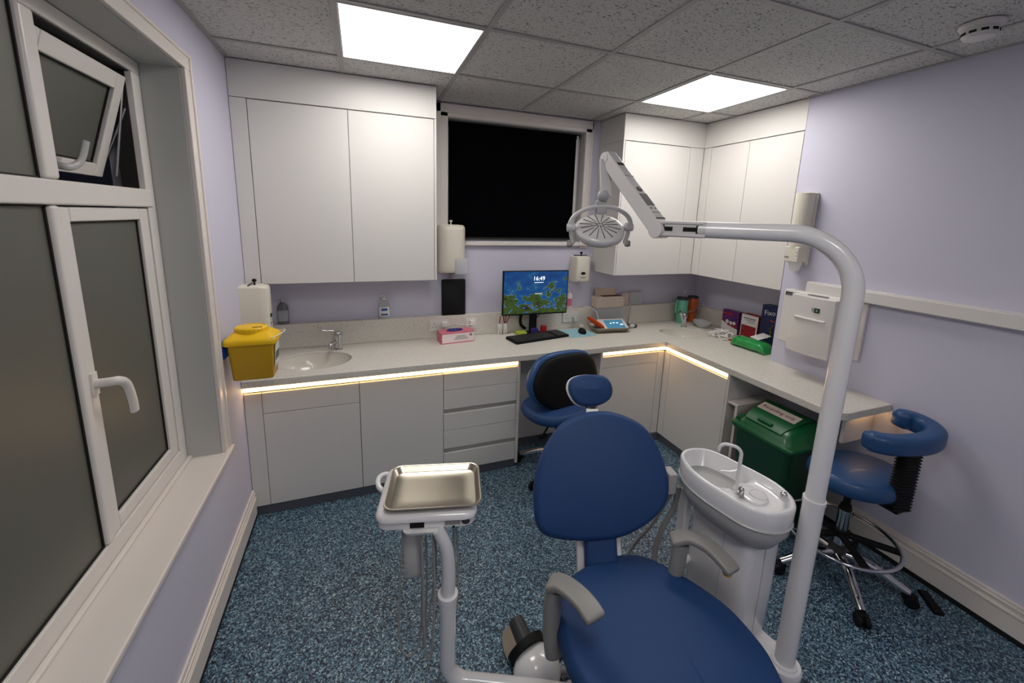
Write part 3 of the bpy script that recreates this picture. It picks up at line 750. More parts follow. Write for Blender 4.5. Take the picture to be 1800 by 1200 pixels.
# ------------------------------------------------------------------ instrument delivery unit and tray
A = math.radians(-13.5); uX = V((math.cos(A), math.sin(A), 0)); uY = V((-math.sin(A), math.cos(A), 0))
uc = V((.820, -1.708, 0))
t = thing('instrument_unit', 'white instrument table on a curved arm, left of the patient chair, with hanging hoses', 'instrument table', (.86, -1.87, 0))
b = bm_(); pad(b, rrect(.158, .135, .04), uc+V((0, 0, .762)), uX, uY, [(.03, 0), (.010, .003), (.004, .008), (.004, .030), (-.001, .034), (-.001, .044), (.006, .053), (.02, .055)], smooth=False); link('housing', b, 'enamel', t, ang=50)
b = bm_(); tube(b, spline([uc-uX*.15+uY*.02+V((0, 0, .79)), uc-uX*.175+uY*.035+V((0, 0, .80)), uc-uX*.185+uY*.07+V((0, 0, .805)), uc-uX*.175+uY*.105+V((0, 0, .80)), uc-uX*.14+uY*.12+V((0, 0, .79))], 5), .009, 12); link('side_handle', b, 'enamel', t, ang=60)
pf = lambda u, z, o=.0: uc+uX*u-uY*(.1315+o)+V((0, 0, z))
b = bm_(); obox(b, pf(.082, .786, .001), (.024, .0012, .006), uX); link('keypad', b, 'grey', t, smooth=False)
b = bm_(); lathe(b, [(.013, 0), (.013, .003), (.001, .003)], pf(.123, .789, .0), -uY, seg=24, U=uX, sy=.75); bd = link('round_badge', b, 'darkgrey', t)
b = bm_(); lathe(b, [(.0035, 0), (.0035, .002), (.001, .002)], pf(.085, .772, .001), -uY, seg=12); link('screw', b, 'black', t)
b = bm_(); obox(b, pf(-.028, .783, .0), (.022, .003, .008), uX); link('arm_slot', b, 'black', t, smooth=False)
b = bm_(); pad(b, rrect(.062, .028, .018), pf(-.01, .756, -.012), uX, uY, [(.014, 0), (.003, .003), (0, .012)], smooth=False); link('arm_socket', b, 'enamel', t, ang=50)
b = bm_(); tube(b, bend([(.855, -1.85, .52), (.855, -1.85, .175), (1.09, -1.955, .175), (1.285, -2.05, .175)], .07), .0265, 24); link('lower_arm', b, 'enamel', t, ang=60)
b = bm_(); lathe(b, [(.0275, -.05), (.0275, -.022), (.0295, -.021), (.0295, .0), (.033, .002), (.033, .018), (.026, .02)], (.855, -1.85, .505), seg=28); link('collar', b, 'enamel', t, ang=40)
b = bm_(); p = spline([(.855, -1.85, .51), (.857, -1.852, .58), (.855, -1.853, .65), (.846, -1.852, .71), (.822, -1.846, .768)], 6); tube(b, p, [.0235-.004*i/(len(p)-1) for i in range(len(p))], 22); link('upper_arm', b, 'enamel', t, ang=60)
b = bm_(); pad(b, rrect(.03, .085, .014), (.752, -1.80, .665), uX, (0, .12, 1), [(.003, -.007), (0, -.004), (0, .004), (.003, .007)], smooth=False); link('instrument_holder', b, 'lgrey', t, ang=40)
for pts, r in (
    ([(.722, -1.80, .765), (.712, -1.81, .62), (.70, -1.83, .45), (.705, -1.85, .36), (.735, -1.86, .335), (.765, -1.85, .39), (.775, -1.83, .55), (.775, -1.82, .70)], .0032),
    ([(.775, -1.83, .765), (.775, -1.85, .60), (.775, -1.88, .42), (.785, -1.90, .345), (.80, -1.89, .42), (.81, -1.86, .56), (.812, -1.83, .765)], .0042),
    ([(.79, -1.80, .765), (.795, -1.80, .60), (.79, -1.80, .42), (.778, -1.81, .30), (.80, -1.80, .40), (.83, -1.77, .56), (.825, -1.74, .765)], .0035),
    ([(.882, -1.80, .765), (.886, -1.81, .60), (.884, -1.82, .44), (.872, -1.84, .40)], .0038),
    ([(.893, -1.80, .765), (.897, -1.81, .60), (.893, -1.82, .44), (.872, -1.84, .40)], .0032)):
    hose('handpiece_hose', None, pts, r, 'hose', t)
# steel tray
tc = V((.835, -1.727, .818)); A2 = math.radians(-12.8); tX = V((math.cos(A2), math.sin(A2), 0)); tY = V((-math.sin(A2), math.cos(A2), 0))
b = bm_(); pad(b, rrect(.152, .112, .032), tc, tX, tY, [(.016, 0), (.012, .003), (.003, .019), (-.001, .021), (-.0015, .019), (-.003, .0195), (-.002, .0225), (.002, .0228), (.0055, .0205), (.0145, .005), (.018, .003), (.06, .0028), (.1, .0028)], smooth=False)
o = link('instrument_tray', b, 'steel', None, ang=50); tag(o, 'empty stainless steel tray with rounded corners lying on the white instrument table', 'tray')

# ------------------------------------------------------------------ foot control
t = thing('foot_control', 'white domed foot control with black boot and steel plate on the floor by the chair', 'foot control', (1.2, -1.80, 0))
b = bm_(); pad(b, [(1.12, -1.66), (1.15, -1.625), (1.20, -1.62), (1.235, -1.66), (1.225, -1.75), (1.19, -1.83), (1.135, -1.80), (1.11, -1.73)], (0, 0, .012), (1, 0, 0), (0, 1, 0), [(.002, 0), (0, .003), (0, .006), (.002, .009)]); link('foot_plate', b, 'steel', t, ang=50)
b = bm_(); lathe(b, [(.078, 0), (.082, .006), (.082, .05), (.075, .085), (.055, .112), (.03, .124), (.001, .128)], (1.20, -1.84, 0), seg=36, sy=1.12); link('dome', b, 'enamel', t, ang=60)
b = bm_(); lathe(b, [(.070, -.014), (.078, -.012), (.078, .014), (.070, .016)], (1.183, -1.775, .075), V((-.22, .93, .28)), seg=32); link('boot_ring', b, 'black', t, ang=40)
b = bm_(); cyl(b, (1.185, -1.77, .085), (1.165, -1.685, .125), .036, .03, 28); link('pedal_knob', b, 'darkgrey', t, bevel=.006, ang=40)
hose('cable', None, [(1.26, -1.86, .035), (1.32, -1.87, .04), (1.38, -1.87, .03), (1.45, -1.875, .02)], .014, 'hose', t)
hose('cable', None, [(1.25, -1.89, .02), (1.30, -1.84, .06), (1.37, -1.86, .04), (1.44, -1.885, .02)], .005, 'black', t)

# ------------------------------------------------------------------ stools
def star_base(t, c, r, a0, hub=.16, n=5, m='chrome'):
    for k in range(n):
        a = math.radians(a0+72*k); d = V((math.cos(a), math.sin(a), 0)); c0 = V((c[0], c[1], 0))
        b = bm_(); p = spline([c0+d*.03+V((0, 0, hub-.03)), c0+d*r*.45+V((0, 0, hub-.035)), c0+d*r*.8+V((0, 0, .085)), c0+d*r+V((0, 0, .062))], 5)
        tube(b, p, [.022-.006*i/len(p) for i in range(len(p))], 14); lg = link('leg', b, m, t, ang=60)
        q = c0+d*r; s = V((-d.y, d.x, 0)); b = bm_()
        for w in (-1, 1): cyl(b, q+s*(.006*w)+V((0, 0, .0275))+d*.012, q+s*(.025*w)+V((0, 0, .0275))+d*.012, .0275, seg=22)
        obox(b, q+V((0, 0, .044)), (.022, .016, .015), d); link('caster', b, 'black', lg, bevel=.003, ang=40)
t = thing('dental_stool', 'blue swivel stool with curved arm rest and chrome foot ring by the right wall', 'stool', (2.83, -1.88, 0))
sc = (2.83, -1.88)
star_base(t, sc, .275, 232)
b = bm_(); lathe(b, [(.036, .09), (.04, .12), (.036, .16), (.03, .18)], (*sc, 0)); link('hub', b, 'darkgrey', t, ang=40)
b = bm_(); lathe(b, [(.027, .17), (.027, .345), (.0285, .35), (.0285, .372), (.024, .375)], (*sc, 0)); link('gas_cylinder', b, 'chrome', t, ang=40)
b = bm_(); lathe(b, [(.026, .372), (.022, .395), (.015, .40), (.015, .49)], (*sc, 0)); link('gas_sleeve', b, 'black', t, ang=40)
b = bm_(); tube(b, [(sc[0]-.02+.232*math.cos(a), sc[1]+.232*math.sin(a), .245) for a in [2*PI*i/48 for i in range(48)]], .0085, 12, closed=True); fr = link('foot_ring', b, 'chrome', t, ang=80)
b = bm_(); lathe(b, [(.035, .225), (.035, .262)], (*sc, 0))
for k in range(5):
    a = math.radians(20+72*k); d = V((math.cos(a), math.sin(a), 0)); obox(b, V((*sc, .240))+d*.125-V((.01, 0, 0)), (.1, .016, .009), d)
link('ring_spokes', b, 'black', fr, bevel=.003)
b = bm_(); cyl(b, (sc[0]+.03, sc[1]+.02, .27), (sc[0]+.055, sc[1]+.035, .285), .009, seg=12); link('ring_knob', b, 'lgrey', fr)
b = bm_(); pad(b, ell(.215, .175, 24, -.3, 2.885, -1.875, .9), (0, 0, .495), (1, 0, 0), (0, 1, 0), soft(.10, .19, .014, .028)); link('seat', b, 'bluestool', t, ang=80)
b = bm_(); box(b, 2.78, 2.96, -1.94, -1.79, .478, .497); link('seat_plate', b, 'black', t, bevel=.004)
ar = spline([(2.795, -1.925, .775), (2.83, -1.975, .775), (2.90, -2.015, .778), (3.0, -2.04, .785), (3.09, -2.03, .795), (3.145, -1.975, .802), (3.14, -1.915, .81), (3.095, -1.888, .815)], 6)
b = bm_(); n = len(ar); rad = [.046*(1-.25*(max(0, abs(i/(n-1)-.5)-.44)/.06)**2) for i in range(n)]
e0 = (ar[0]-ar[1]).normalized(); e1 = (ar[-1]-ar[-2]).normalized()
pts = [ar[0]+e0*.020, ar[0]+e0*.014]+ar+[ar[-1]+e1*.014, ar[-1]+e1*.020]
R_ = [.3, .62]+[x/.046 for x in rad]+[.62, .3]; rs = []
for i, p in enumerate(pts):
    d = (pts[min(i+1, len(pts)-1)]-pts[max(i-1, 0)]).normalized(); h = d.cross(V((0, 0, 1))).normalized(); k_ = h.cross(d)
    rs.append([p+h*x*R_[i]+k_*y*(R_[i]**.6) for x, y in rrect(.040, .045, .027, 5)])
rings(b, rs); link('arm_rest', b, 'bluestool', t, ang=80)
b = bm_(); rs = []
for i in range(37):
    f = i/36; c = V((2.915-.03*f, -2.03-.012*f, .745-.265*f)); w = .045 if i % 2 else .036
    rs.append([c+V((math.cos(-.3)*x-math.sin(-.3)*y, math.sin(-.3)*x+math.cos(-.3)*y, 0)) for x, y in rrect(w, w*.62, .012, 3)])
rings(b, rs); link('bellows', b, 'black', t, ang=20)
b = bm_(); box(b, 2.85, 2.92, -2.06, -1.95, .468, .488); link('arm_bracket', b, 'black', t, bevel=.004)

t = thing('operator_stool', 'blue stool with black backrest shell tucked into the knee space under the worktop', 'stool', (1.84, -.66, 0))
star_base(t, (1.86, -.68), .27, 140)
b = bm_(); lathe(b, [(.034, .09), (.038, .12), (.027, .17), (.026, .33), (.015, .335), (.015, .43)], (1.86, -.68, 0)); link('gas_cylinder', b, 'black', t, ang=40)
b = bm_(); pad(b, ell(.225, .20, 24, .2, 1.80, -.725, .85), (0, 0, .46), (1, 0, 0), (0, 1, 0), soft(.085, .2, .012, .03)); link('seat', b, 'blue', t, ang=80)
b = bm_(); tube(b, spline([(1.75, -.78, .445), (1.70, -.83, .43), (1.655, -.86, .40)], 4), .006, 8); obox(b, (1.65, -.865, .395), (.028, .010, .008), (1, .3, 0)); link('lever', b, 'black', t)
bq = math.radians(12); bX = V((math.cos(bq), math.sin(bq), 0)); bO = V((1.84, -.8, .5)); bW = V((-.035, .12, 1))
shell = [(-.18, .331), (-.106, .368), (.001, .378), (.16, .366), (.245, .32), (.278, .236), (.285, .14), (.278, .03), (.235, -.06), (.114, -.06), (-.039, .005), (-.185, .090), (-.232, .16), (-.238, .24)]
bY = bX.cross(bW.normalized())
b = bm_(); pad(b, shell, bO, bX, bW, [(.0, -.012), (.0, .004), (.012, .014), (.04, .018), (.12, .019)]); sh = link('back_shell', b, 'black', t, ang=50)
b = bm_(); pad(b, [(u*1.06-.016, v*1.05) for u, v in shell], bO-bY*.06, bX, bW, [(.06, -.012), (.02, -.006), (.004, .008), (0, .02), (0, .036), (.006, .046), (.02, .05)]); link('backrest', b, 'bluestool', t, ang=80)
b = bm_(); tube(b, [bO+V((.03, -.012, .0)), bO+V((.03, .01, -.05)), (1.87, -.76, .448), (1.86, -.70, .444)], .014, 10, flat=.02); link('back_post', b, 'black', t)
# black strap lying on the floor
b = bm_(); pad(b, rrect(.02, .062, .006), (3.095, -2.145, .0), (.78, -.62, 0), (.62, .78, 0), [(.001, 0), (0, .002), (0, .014), (.003, .018)], smooth=False)
tag(link('floor_pad', b, 'black', None, ang=40), 'small black oblong pad lying on the blue floor beside the stool caster', 'floor pad')

# ------------------------------------------------------------------ recycling bin
t = thing('recycling_bin', 'green swing-lid bin labelled Recycling only under the worktop end', 'bin', (2.86, -1.48, 0))
bc = V((2.865, -1.487, 0))
b = bm_(); rr_ = rrect(.172, .182, .04)
pad(b, rr_, bc, (1, 0, 0), (0, 1, 0), [(.055, 0), (.050, .01), (.008, .53), (.0, .54), (-.004, .545), (-.004, .56)], smooth=False); link('bin_body', b, 'green', t, ang=50)
def slope(p):
    p = V(p); 
    if p.z > .60: p.z += -.05*max(0, (2.90-p.x)/.15)
    return p
b = bm_(); pad(b, rr_, bc, (1, 0, 0), (0, 1, 0), [(-.008, .552), (-.012, .558), (-.012, .575), (-.004, .582), (.004, .592), (.018, .625), (.036, .655), (.06, .672), (.10, .678)], smooth=False, warp=slope); ld = link('lid', b, 'greenlid', t, ang=60)
b = bm_(); 
def lidz(x, o): return .6785-.05*max(0, (2.90-x)/.15)+o
fl = [V((x, y, 0)) for x, y in ((2.735, -1.375), (2.735, -1.585), (2.94, -1.63), (2.94, -1.33))]
lx = [2.735, 2.765, 2.80, 2.85, 2.90, 2.945]
rs = []
for i, x in enumerate(lx):
    y0, y1 = -1.468-(.110+.03*i/5), -1.468+(.110+.03*i/5); z = lidz(x, .004)-(.012 if i == 0 else 0)
    rs.append([V((x, y0, z-.008)), V((x, y0, z)), V((x, y1, z)), V((x, y1, z-.008))])
rings(b, rs); fp = link('swing_flap', b, 'greenlid', ld, ang=40, bevel=.002)
sz = lambda x: lidz(x, .0062)
b = bm_(); rs = [[V((x, -1.576, sz(x)-.0015)), V((x, -1.576, sz(x))), V((x, -1.35, sz(x))), V((x, -1.35, sz(x)-.0015))] for x in (2.832, 2.895)]; rings(b, rs)
link('label', b, 'paper', fp, smooth=False)
sl = V((.15, 0, .05)).normalized()
b = bm_(); text_bm(b, 'Recycling only', .0335, (2.863, -1.463, sz(2.863)+.0006), (0, -1, 0), sl, .0006); link('label_text', b, 'inkred', fp, smooth=False, flip=False)
b = bm_(); pad(b, rrect(.045, .012, .008), (2.755, -1.468, lidz(2.755, .002)), (0, 1, 0), (-.15, 0, -.05), [(.002, -.004), (0, .004), (.003, .009)], smooth=False); link('flap_grip', b, 'greenlid', fp, ang=50)

# ------------------------------------------------------------------ things on the worktop and walls
def wall_dispenser(label, c, U, N, w, d, h):
    """boxy soap dispenser: c = centre of its bottom on the wall plane, U along the wall, N out of it"""
    U = V(U); N = V(N); c = V(c)
    t = thing('soap_dispenser', label, 'soap dispenser', c)
    Z = V((0, 0, 1))
    b = bm_(); pad(b, rrect(w/2, h/2, .014), c+Z*h/2, U, Z, [(0, 0), (0, d*.7), (.006, d*.94), (.014, d)] if U.cross(Z).dot(N) > 0 else [(0, 0), (0, -d*.7), (.006, -d*.94), (.014, -d)], smooth=False); link('cover', b, 'cream', t, ang=50)
    b = bm_(); p = c+Z*h*.36+N*(d+.0008); lathe(b, [(.021, 0), (.021, .0015), (.001, .0015)], p, N, seg=24, U=U, sy=.55); link('view_window', b, 'black', t)
    b = bm_(); obox(b, c+Z*h*.2+N*(d+.0006), (.022, .0006, .004), U); link('label_text', b, 'grey', t, smooth=False)
    b = bm_(); obox(b, c+Z*h*.06+N*(d+.0005)-U*w*.3, (.006, .0006, .003), U); link('level_mark', b, 'brblue', t, smooth=False)
    b = bm_(); cyl(b, c+Z*(h)+N*d*.5, c+Z*(h+.018)+N*d*.5, .005, seg=10); lathe(b, [(.002, 0), (.011, .004), (.012, .012), (.006, .018), (.001, .019)], c+Z*(h+.016)+N*d*.5, seg=16); link('key_knob', b, 'black', t)
    b = bm_(); obox(b, c+Z*(h+.004)+N*d*.35, (w*.46, d*.02, .0035), U); link('top_bar', b, 'darkgrey', t)
    return t
wall_dispenser('cream soap dispenser on the left wall above the yellow sharps bin', (.0, -.42, 1.055), (0, 1, 0), (1, 0, 0), .10, .135, .272)
wall_dispenser('cream soap dispenser on the back wall between the monitor and the corner wall cupboard', (2.318, 0, 1.225), (1, 0, 0), (0, -1, 0), .135, .10, .215)

# sharps bin
t = thing('sharps_bin', 'yellow lidded sharps bin with wire handle on a blue bracket on the left wall', 'sharps bin', (.125, -.81, .94))
bc = (.128, -.80, 0)
b = bm_(); pad(b, rrect(.096, .075, .016), bc, (1, 0, 0), (0, 1, 0), [(.016, .945), (.012, .949), (.003, 1.115), (.0, 1.128)], smooth=False); link('bin_body', b, 'yellowb', t, ang=50)
b = bm_(); pad(b, rrect(.108, .085, .022), bc, (1, 0, 0), (0, 1, 0), [(0, 1.120), (-.001, 1.126), (0, 1.138), (.004, 1.146), (.014, 1.152), (.034, 1.168), (.04, 1.170)], smooth=False); ld = link('lid', b, 'yellow', t, ang=50)
b = bm_(); rs = []
for s, z in ((1, 1.166), (1, 1.186), (.94, 1.191), (.9, 1.192), (.88, 1.189), (.3, 1.192)):
    rs.append([V((bc[0]-.005+.068*s*math.cos(a)*(1+.03*(k % 2)*(s == 1)), bc[1]+.056*s*math.sin(a)*(1+.03*(k % 2)*(s == 1)), z)) for k, a in enumerate([2*PI*i/48 for i in range(48)])])
rings(b, rs); link('screw_cap', b, 'yellow', ld, ang=25)
b = bm_(); box(b, .135, .175, -.835, -.828, 1.190, 1.195); link('slot', b, 'yellowb', ld, smooth=False)
b = bm_(); tube(b, spline([(.20, -.87, 1.142), (.235, -.88, 1.155), (.262, -.84, 1.165), (.262, -.79, 1.163), (.235, -.75, 1.150), (.205, -.74, 1.142)], 6), .002, 8); link('wire_handle', b, 'pwhite', t)
b = bm_(); obox(b, (.2245-.002, -.80, 1.05), (.0008, .045, .055), (1, 0, -.06)); link('label', b, 'pwhite', t, smooth=False)
b = bm_(); obox(b, (.2250-.0015, -.80, 1.045), (.0008, .034, .02), (1, 0, -.06)); link('label_patch', b, 'green', t, smooth=False)
b = bm_(); box(b, .001, .022, -.85, -.75, 1.05, 1.13); box(b, .015, .03, -.84, -.76, 1.06, 1.12); link('bracket', b, 'brblue', t, bevel=.006)

# pump bottles on the upstand ledge
def pump_bottle(label, x, y, z, w, h, body, lab, pump, name='pump_bottle', turn=1):
    t = thing(name, label, 'bottle', (x, y, z))
    b = bm_(); rs = []
    for s, q in ((.9, 0), (1, .004), (1, h*.55), (.9, h*.66), (.5, h*.76), (.3, h*.79), (.3, h*.82)):
        rs.append([V((x+w*s*math.cos(a), y+min(w*.62, .02)*s*math.sin(a), z+q)) for a in [2*PI*i/24 for i in range(24)]])
    rings(b, rs); link('bottle_body', b, body, t, ang=60)
    b = bm_(); rs = []
    for q in (h*.12, h*.5):
        rs.append([V((x+w*1.01*math.cos(a), y+min(w*.62, .02)*1.03*math.sin(a), z+q)) for a in [-PI*.85+PI*.7*i/12 for i in range(13)]])
    rings(b, rs, False, False, closed=False); lb = link('label', b, lab, t)
    b = bm_(); lathe(b, [(w*.34, h*.80), (w*.34, h*.86), (w*.12, h*.87), (w*.12, h*.93)], (x, y, z), seg=16)
    tube(b, [(x+w*.15, y, z+h*.945), (x-w*.5*turn, y-.004, z+h*.96), (x-w*.85*turn, y-.006, z+h*.93)], w*.12, 8); link('pump', b, pump, t, ang=50)
    return t, lb
t, lb = pump_bottle('clear pump bottle on the ledge next to the left wall dispenser', .128, -.024, .998, .034, .185, 'clear', 'milky', 'milky')
t, lb = pump_bottle('white pump bottle with blue label on the ledge under the wall cupboard', .765, -.024, .998, .038, .172, 'milky', 'pwhite', 'white')
b = bm_(); obox(b, (.765, -.0455, 1.066), (.02, .0008, .008), (1, 0, 0)); obox(b, (.765, -.0455, 1.03), (.024, .0008, .006), (1, 0, 0)); link('label_print', b, 'brblue', lb, smooth=False)
t, lb = pump_bottle('slim pink and white bottle beside the monitor edge', 2.245, -.024, .998, .026, .17, 'pinkw', 'pink', 'white')

# paper towel dispenser
t = thing('paper_dispenser', 'white rounded paper towel dispenser beside the wall cupboard, above the black board', 'paper dispenser', (1.24, 0, 1.32))
b = bm_(); rs = []
half = lambda z, f, dd: [V((1.2405+.101*f*x, -.0-dd*yy, z)) for x, yy in [(math.cos(a)*(1 if abs(math.cos(a)) < .9 else 1), max(0, math.sin(a))**.5) for a in [PI*i/24 for i in range(25)]]]
for z, f, dd in ((1.322, .80, .10), (1.330, .90, .12), (1.345, .98, .128), (1.40, 1, .13), (1.63, 1, .13), (1.655, .97, .125), (1.667, .88, .11), (1.67, .6, .08)):
    rs.append(half(z, f, dd))
rings(b, rs); cv = link('cover', b, 'cream', t, ang=50)
b = bm_(); pad(b, rrect(.045, .058, .01), (1.298, -.130, 1.378), (1, 0, 0), (0, 0, 1), [(0, 0), (0, .006), (.003, .008)], smooth=False); link('window', b, 'milky', cv, ang=40)
b = bm_(); cyl(b, (1.235, -.06, 1.668), (1.235, -.06, 1.69), .005, seg=10); lathe(b, [(.002, 0), (.011, .003), (.011, .012), (.001, .016)], (1.235, -.06, 1.688), seg=16); link('key_knob', b, 'cream', t)
b = bm_(); lathe(b, [(.012, 0), (.05, .012), (.05, .016)], (1.235, -.07, 1.305), sy=.5); cyl(b, (1.235, -.07, 1.285), (1.235, -.07, 1.31), .010, seg=14); link('nozzle', b, 'grey', t, ang=40)
b = bm_(); pad(b, rrect(.090, .136, .012), (1.263, -.030, 1.134), (1, 0, 0), (0, .03, 1), [(.002, -.004), (0, -.002), (0, .004), (.002, .006)], smooth=False)
tag(link('drip_board', b, 'black', None, ang=40), 'black fabric-covered board standing on the ledge below the paper dispenser', 'board')

# sockets on the upstand
def socket(x0, x1, z0, z1, label, plugs=()):
    t = thing('wall_socket', label, 'socket', ((x0+x1)/2, -.046, z0), 'white sockets on the upstand')
    link('faceplate', box(bm_(), x0, x1, -.054, -.0455, z0, z1), 'white', t, bevel=.003)
    n = 2 if x1-x0 > .11 else 1
    for k in range(n):
        cx = x0+(x1-x0)*(k+.5)/n; cz = (z0+z1)/2
        b = bm_(); 
        for dx, dz in ((0, .014), (-.011, -.008), (.011, -.008)): box(b, cx+dx-.003, cx+dx+.003, -.0546, -.0538, cz+dz-.003, cz+dz+.003)
        link('pin_holes', b, 'darkgrey', t, smooth=False)
    for x, z in plugs:
        b = bm_(); pad(b, rrect(.022, .022, .008), (x, -.055, z), (1, 0, 0), (0, 0, 1), [(0, 0), (0, .016), (.005, .026)], smooth=False); link('plug', b, 'white', t, ang=40)
    return t
t1 = socket(1.078, 1.225, .884, .970, 'white double socket with a plug behind the pink glove box', ((1.188, .935),))
t2 = socket(1.352, 1.442, .884, .970, 'white single socket right of the glove box', ((1.40, .935),))
t3 = socket(2.178, 2.325, .886, .975, 'white double socket with plug right of the monitor', ((2.29, .915),))
hose('cable', 'white cable looping between the sockets behind the glove box', [(1.21, -.085, .93), (1.25, -.088, .945), (1.30, -.09, .935), (1.35, -.088, .93), (1.40, -.085, .925)], .0035, 'white', None, 'cable')
# glove box
t = thing('glove_box', 'pink and white glove box with a purple glove poking out on top', 'glove box', (1.255, -.16, ZC))
mxr = M.Translation((1.255, -.155, ZC)) @ M.Rotation(math.radians(6), 4, 'Z')
link('carton', box(bm_(), -.125, .118, -.055, .055, .001, .078, mxr), 'pinkw', t, bevel=.002)
b = bm_()
for a in ((-.126, .119, -.056, -.052, .072, .079), (-.126, -.120, -.056, .056, .001, .079), (-.126, .119, -.056, -.053, .001, .008), (-.126, .119, -.056, .056, .0775, .0795)): box(b, *a, mxr)
link('pink_border', b, 'pink', t, smooth=False)
b = bm_(); 
for k in range(3): obox(b, mxr @ V((.02, -.0562, .03+.011*k)), (.055-.01*k, .0006, .0016), (1, .1, 0))
obox(b, mxr @ V((.095, -.0562, .055)), (.010, .0006, .009), (1, .1, 0)); link('carton_print', b, 'grey', t, smooth=False)
b = bm_(); pad(b, ell(.062, .028, 10, .1), mxr @ V((-.01, 0, .080)), (1, 0, 0), (0, 1, 0), [(.0, 0), (.004, .006), (.02, .012), (.03, .010)])
for v in b.verts: v.co += V((random.uniform(-.004, .004), random.uniform(-.004, .004), random.uniform(0, .004)))
link('glove', b, 'purple', t)

# basin taps (elbow lever mixers)
def tap(label, x, y, spout, lever):
    t = thing('mixer_tap', label, 'tap', (x, y, ZC))
    b = bm_(); lathe(b, [(.026, 0), (.026, .004), (.019, .010), (.0185, .075), (.024, .085), (.024, .112), (.018, .122), (.001, .124)], (x, y, ZC), seg=24); link('tap_body', b, 'chrome', t, ang=40)
    b = bm_(); tube(b, spline(spout, 6), .011, 14); link('spout', b, 'chrome', t, ang=60)
    b = bm_(); tube(b, spline(lever, 6), .0052, 10); lathe(b, [(.001, -.009), (.008, -.005), (.009, .003), (.001, .009)], lever[-1], seg=14); link('elbow_lever', b, 'chrome', t, ang=60)
tap('chrome elbow-lever tap behind the large oval basin', .462, -.14, [(.462, -.14, ZC+.045), (.44, -.17, ZC+.06), (.418, -.205, ZC+.055), (.412, -.215, ZC+.03)], [(.462, -.14, ZC+.115), (.43, -.142, ZC+.13), (.38, -.145, ZC+.135), (.362, -.145, ZC+.145), (.352, -.145, ZC+.165)])
tap('chrome elbow-lever tap behind the small corner basin', 3.27, -.255, [(3.26, -.26, ZC+.03), (3.22, -.28, ZC+.09), (3.18, -.30, ZC+.145), (3.165, -.305, ZC+.15)], [(3.27, -.255, ZC+.11), (3.31, -.25, ZC+.13), (3.37, -.255, ZC+.15), (3.43, -.258, ZC+.172), (3.465, -.26, ZC+.195)])

# monitor
t = thing('computer_monitor', 'black monitor showing the time 16:49 over a blue sea picture', 'monitor', (1.885, -.12, ZC))
mxm = M.Translation((1.882, -.155, 1.17)) @ M.Rotation(math.radians(-1.5), 4, 'Z')
MWh, MHh = .262, .163
link('bezel', box(bm_(), -MWh-.008, MWh+.008, .0, .022, -MHh-.012, MHh+.006, mxm), 'black', t, bevel=.003)
b = bm_(); box(b, -MWh, MWh, -.0006, .0, -MHh, MHh); bmesh.ops.transform(b, matrix=M.Identity(4), verts=b.verts)
me = bpy.data.meshes.new('screen'); b.to_mesh(me); b.free(); me.materials.append(MT['screen']); scr = bpy.data.objects.new('screen', me); COL.objects.link(scr)
scr.parent = t; scr.matrix_local = M.Translation(-V(t.location)) @ mxm @ M.Translation((0, -.0005, 0)); scr['_w'] = (0, 0, 0)
mr = mxm.to_3x3()
b = bm_(); text_bm(b, '16:49', .045, mxm @ V((.02, -.0016, .108)), mr @ V((1, 0, 0)), V((0, 0, 1)), .0004); c1 = link('clock_text', b, 'clock', t, smooth=False, flip=False)
b = bm_(); obox(b, mxm @ V((.02, -.0016, .078)), (.038, .0003, .0014), mr @ V((1, 0, 0))); obox(b, mxm @ V((.02, -.0016, -.01)), (.03, .0003, .001), mr @ V((1, 0, 0))); link('date_text', b, 'clock', t, smooth=False)
for k in range(9):
    b = bm_(); obox(b, mxm @ V((-.14+.035*k+.008*(k % 3), -.0016, -.105-.012*(k % 2))), (.008+.003*(k % 2), .0003, .003), mr @ V((1, 0, 0))); link('screen_icon', b, 'taskbar', t, smooth=False)
b = bm_(); box(b, 1.855, 1.915, -.118, -.10, ZC+.008, 1.09); box(b, 1.86, 1.91, -.14, -.12, 1.05, 1.12); link('stand_post', b, 'black', t, bevel=.003)
b = bm_(); pad(b, ell(.072, .045, 24), (1.885, -.105, ZC+.001), (1, 0, 0), (0, 1, 0), [(.002, 0), (0, .003), (.004, .008)]); link('stand_base', b, 'black', t, ang=40)
b = bm_(); tube(b, spline([(1.94, -.13, 1.02), (1.945, -.10, .985), (1.92, -.07, .93), (1.89, -.06, .90)], 6), .003, 8); tube(b, spline([(1.84, -.07, 1.03), (1.80, -.065, .97), (1.80, -.065, .90), (1.84, -.06, .86)], 6), .012, 8); link('cable', b, 'black', t)
# desk bits
t = thing('keyboard', 'black keyboard on the worktop in front of the monitor', 'keyboard', (1.88, -.235, ZC))
kU = V((.465, .085, 0)).normalized(); kV = V((-.085, .465, 0)).normalized(); kc = V((1.875, -.238, ZC+.001))
b = bm_(); pad(b, rrect(.24, .082, .008), kc, kU, kV, [(.001, 0), (0, .002), (0, .014), (.002, .017)], smooth=False); link('case', b, 'black', t, ang=40)
for r in range(5):
    b = bm_()
    for k in range(15):
        if r == 0 and 3 < k < 9: continue
        obox(b, kc+kU*(-.222+.0225*k+.002*r)+kV*(-.062+.0265*r)+V((0, 0, .0195)), (.0095, .0105, .0025), kU)
    if r == 0: obox(b, kc+kU*(-.087)+kV*(-.062)+V((0, 0, .0195)), (.055, .0105, .0025), kU)
    link('key_row', b, 'darkgrey', t, smooth=False)
b = bm_()
for r in range(5):
    for k in range(4): obox(b, kc+kU*(.145+.0225*k)+kV*(-.062+.0265*r)+V((0, 0, .0195)), (.0095, .0105, .0025), kU)
link('number_pad', b, 'darkgrey', t, smooth=False)
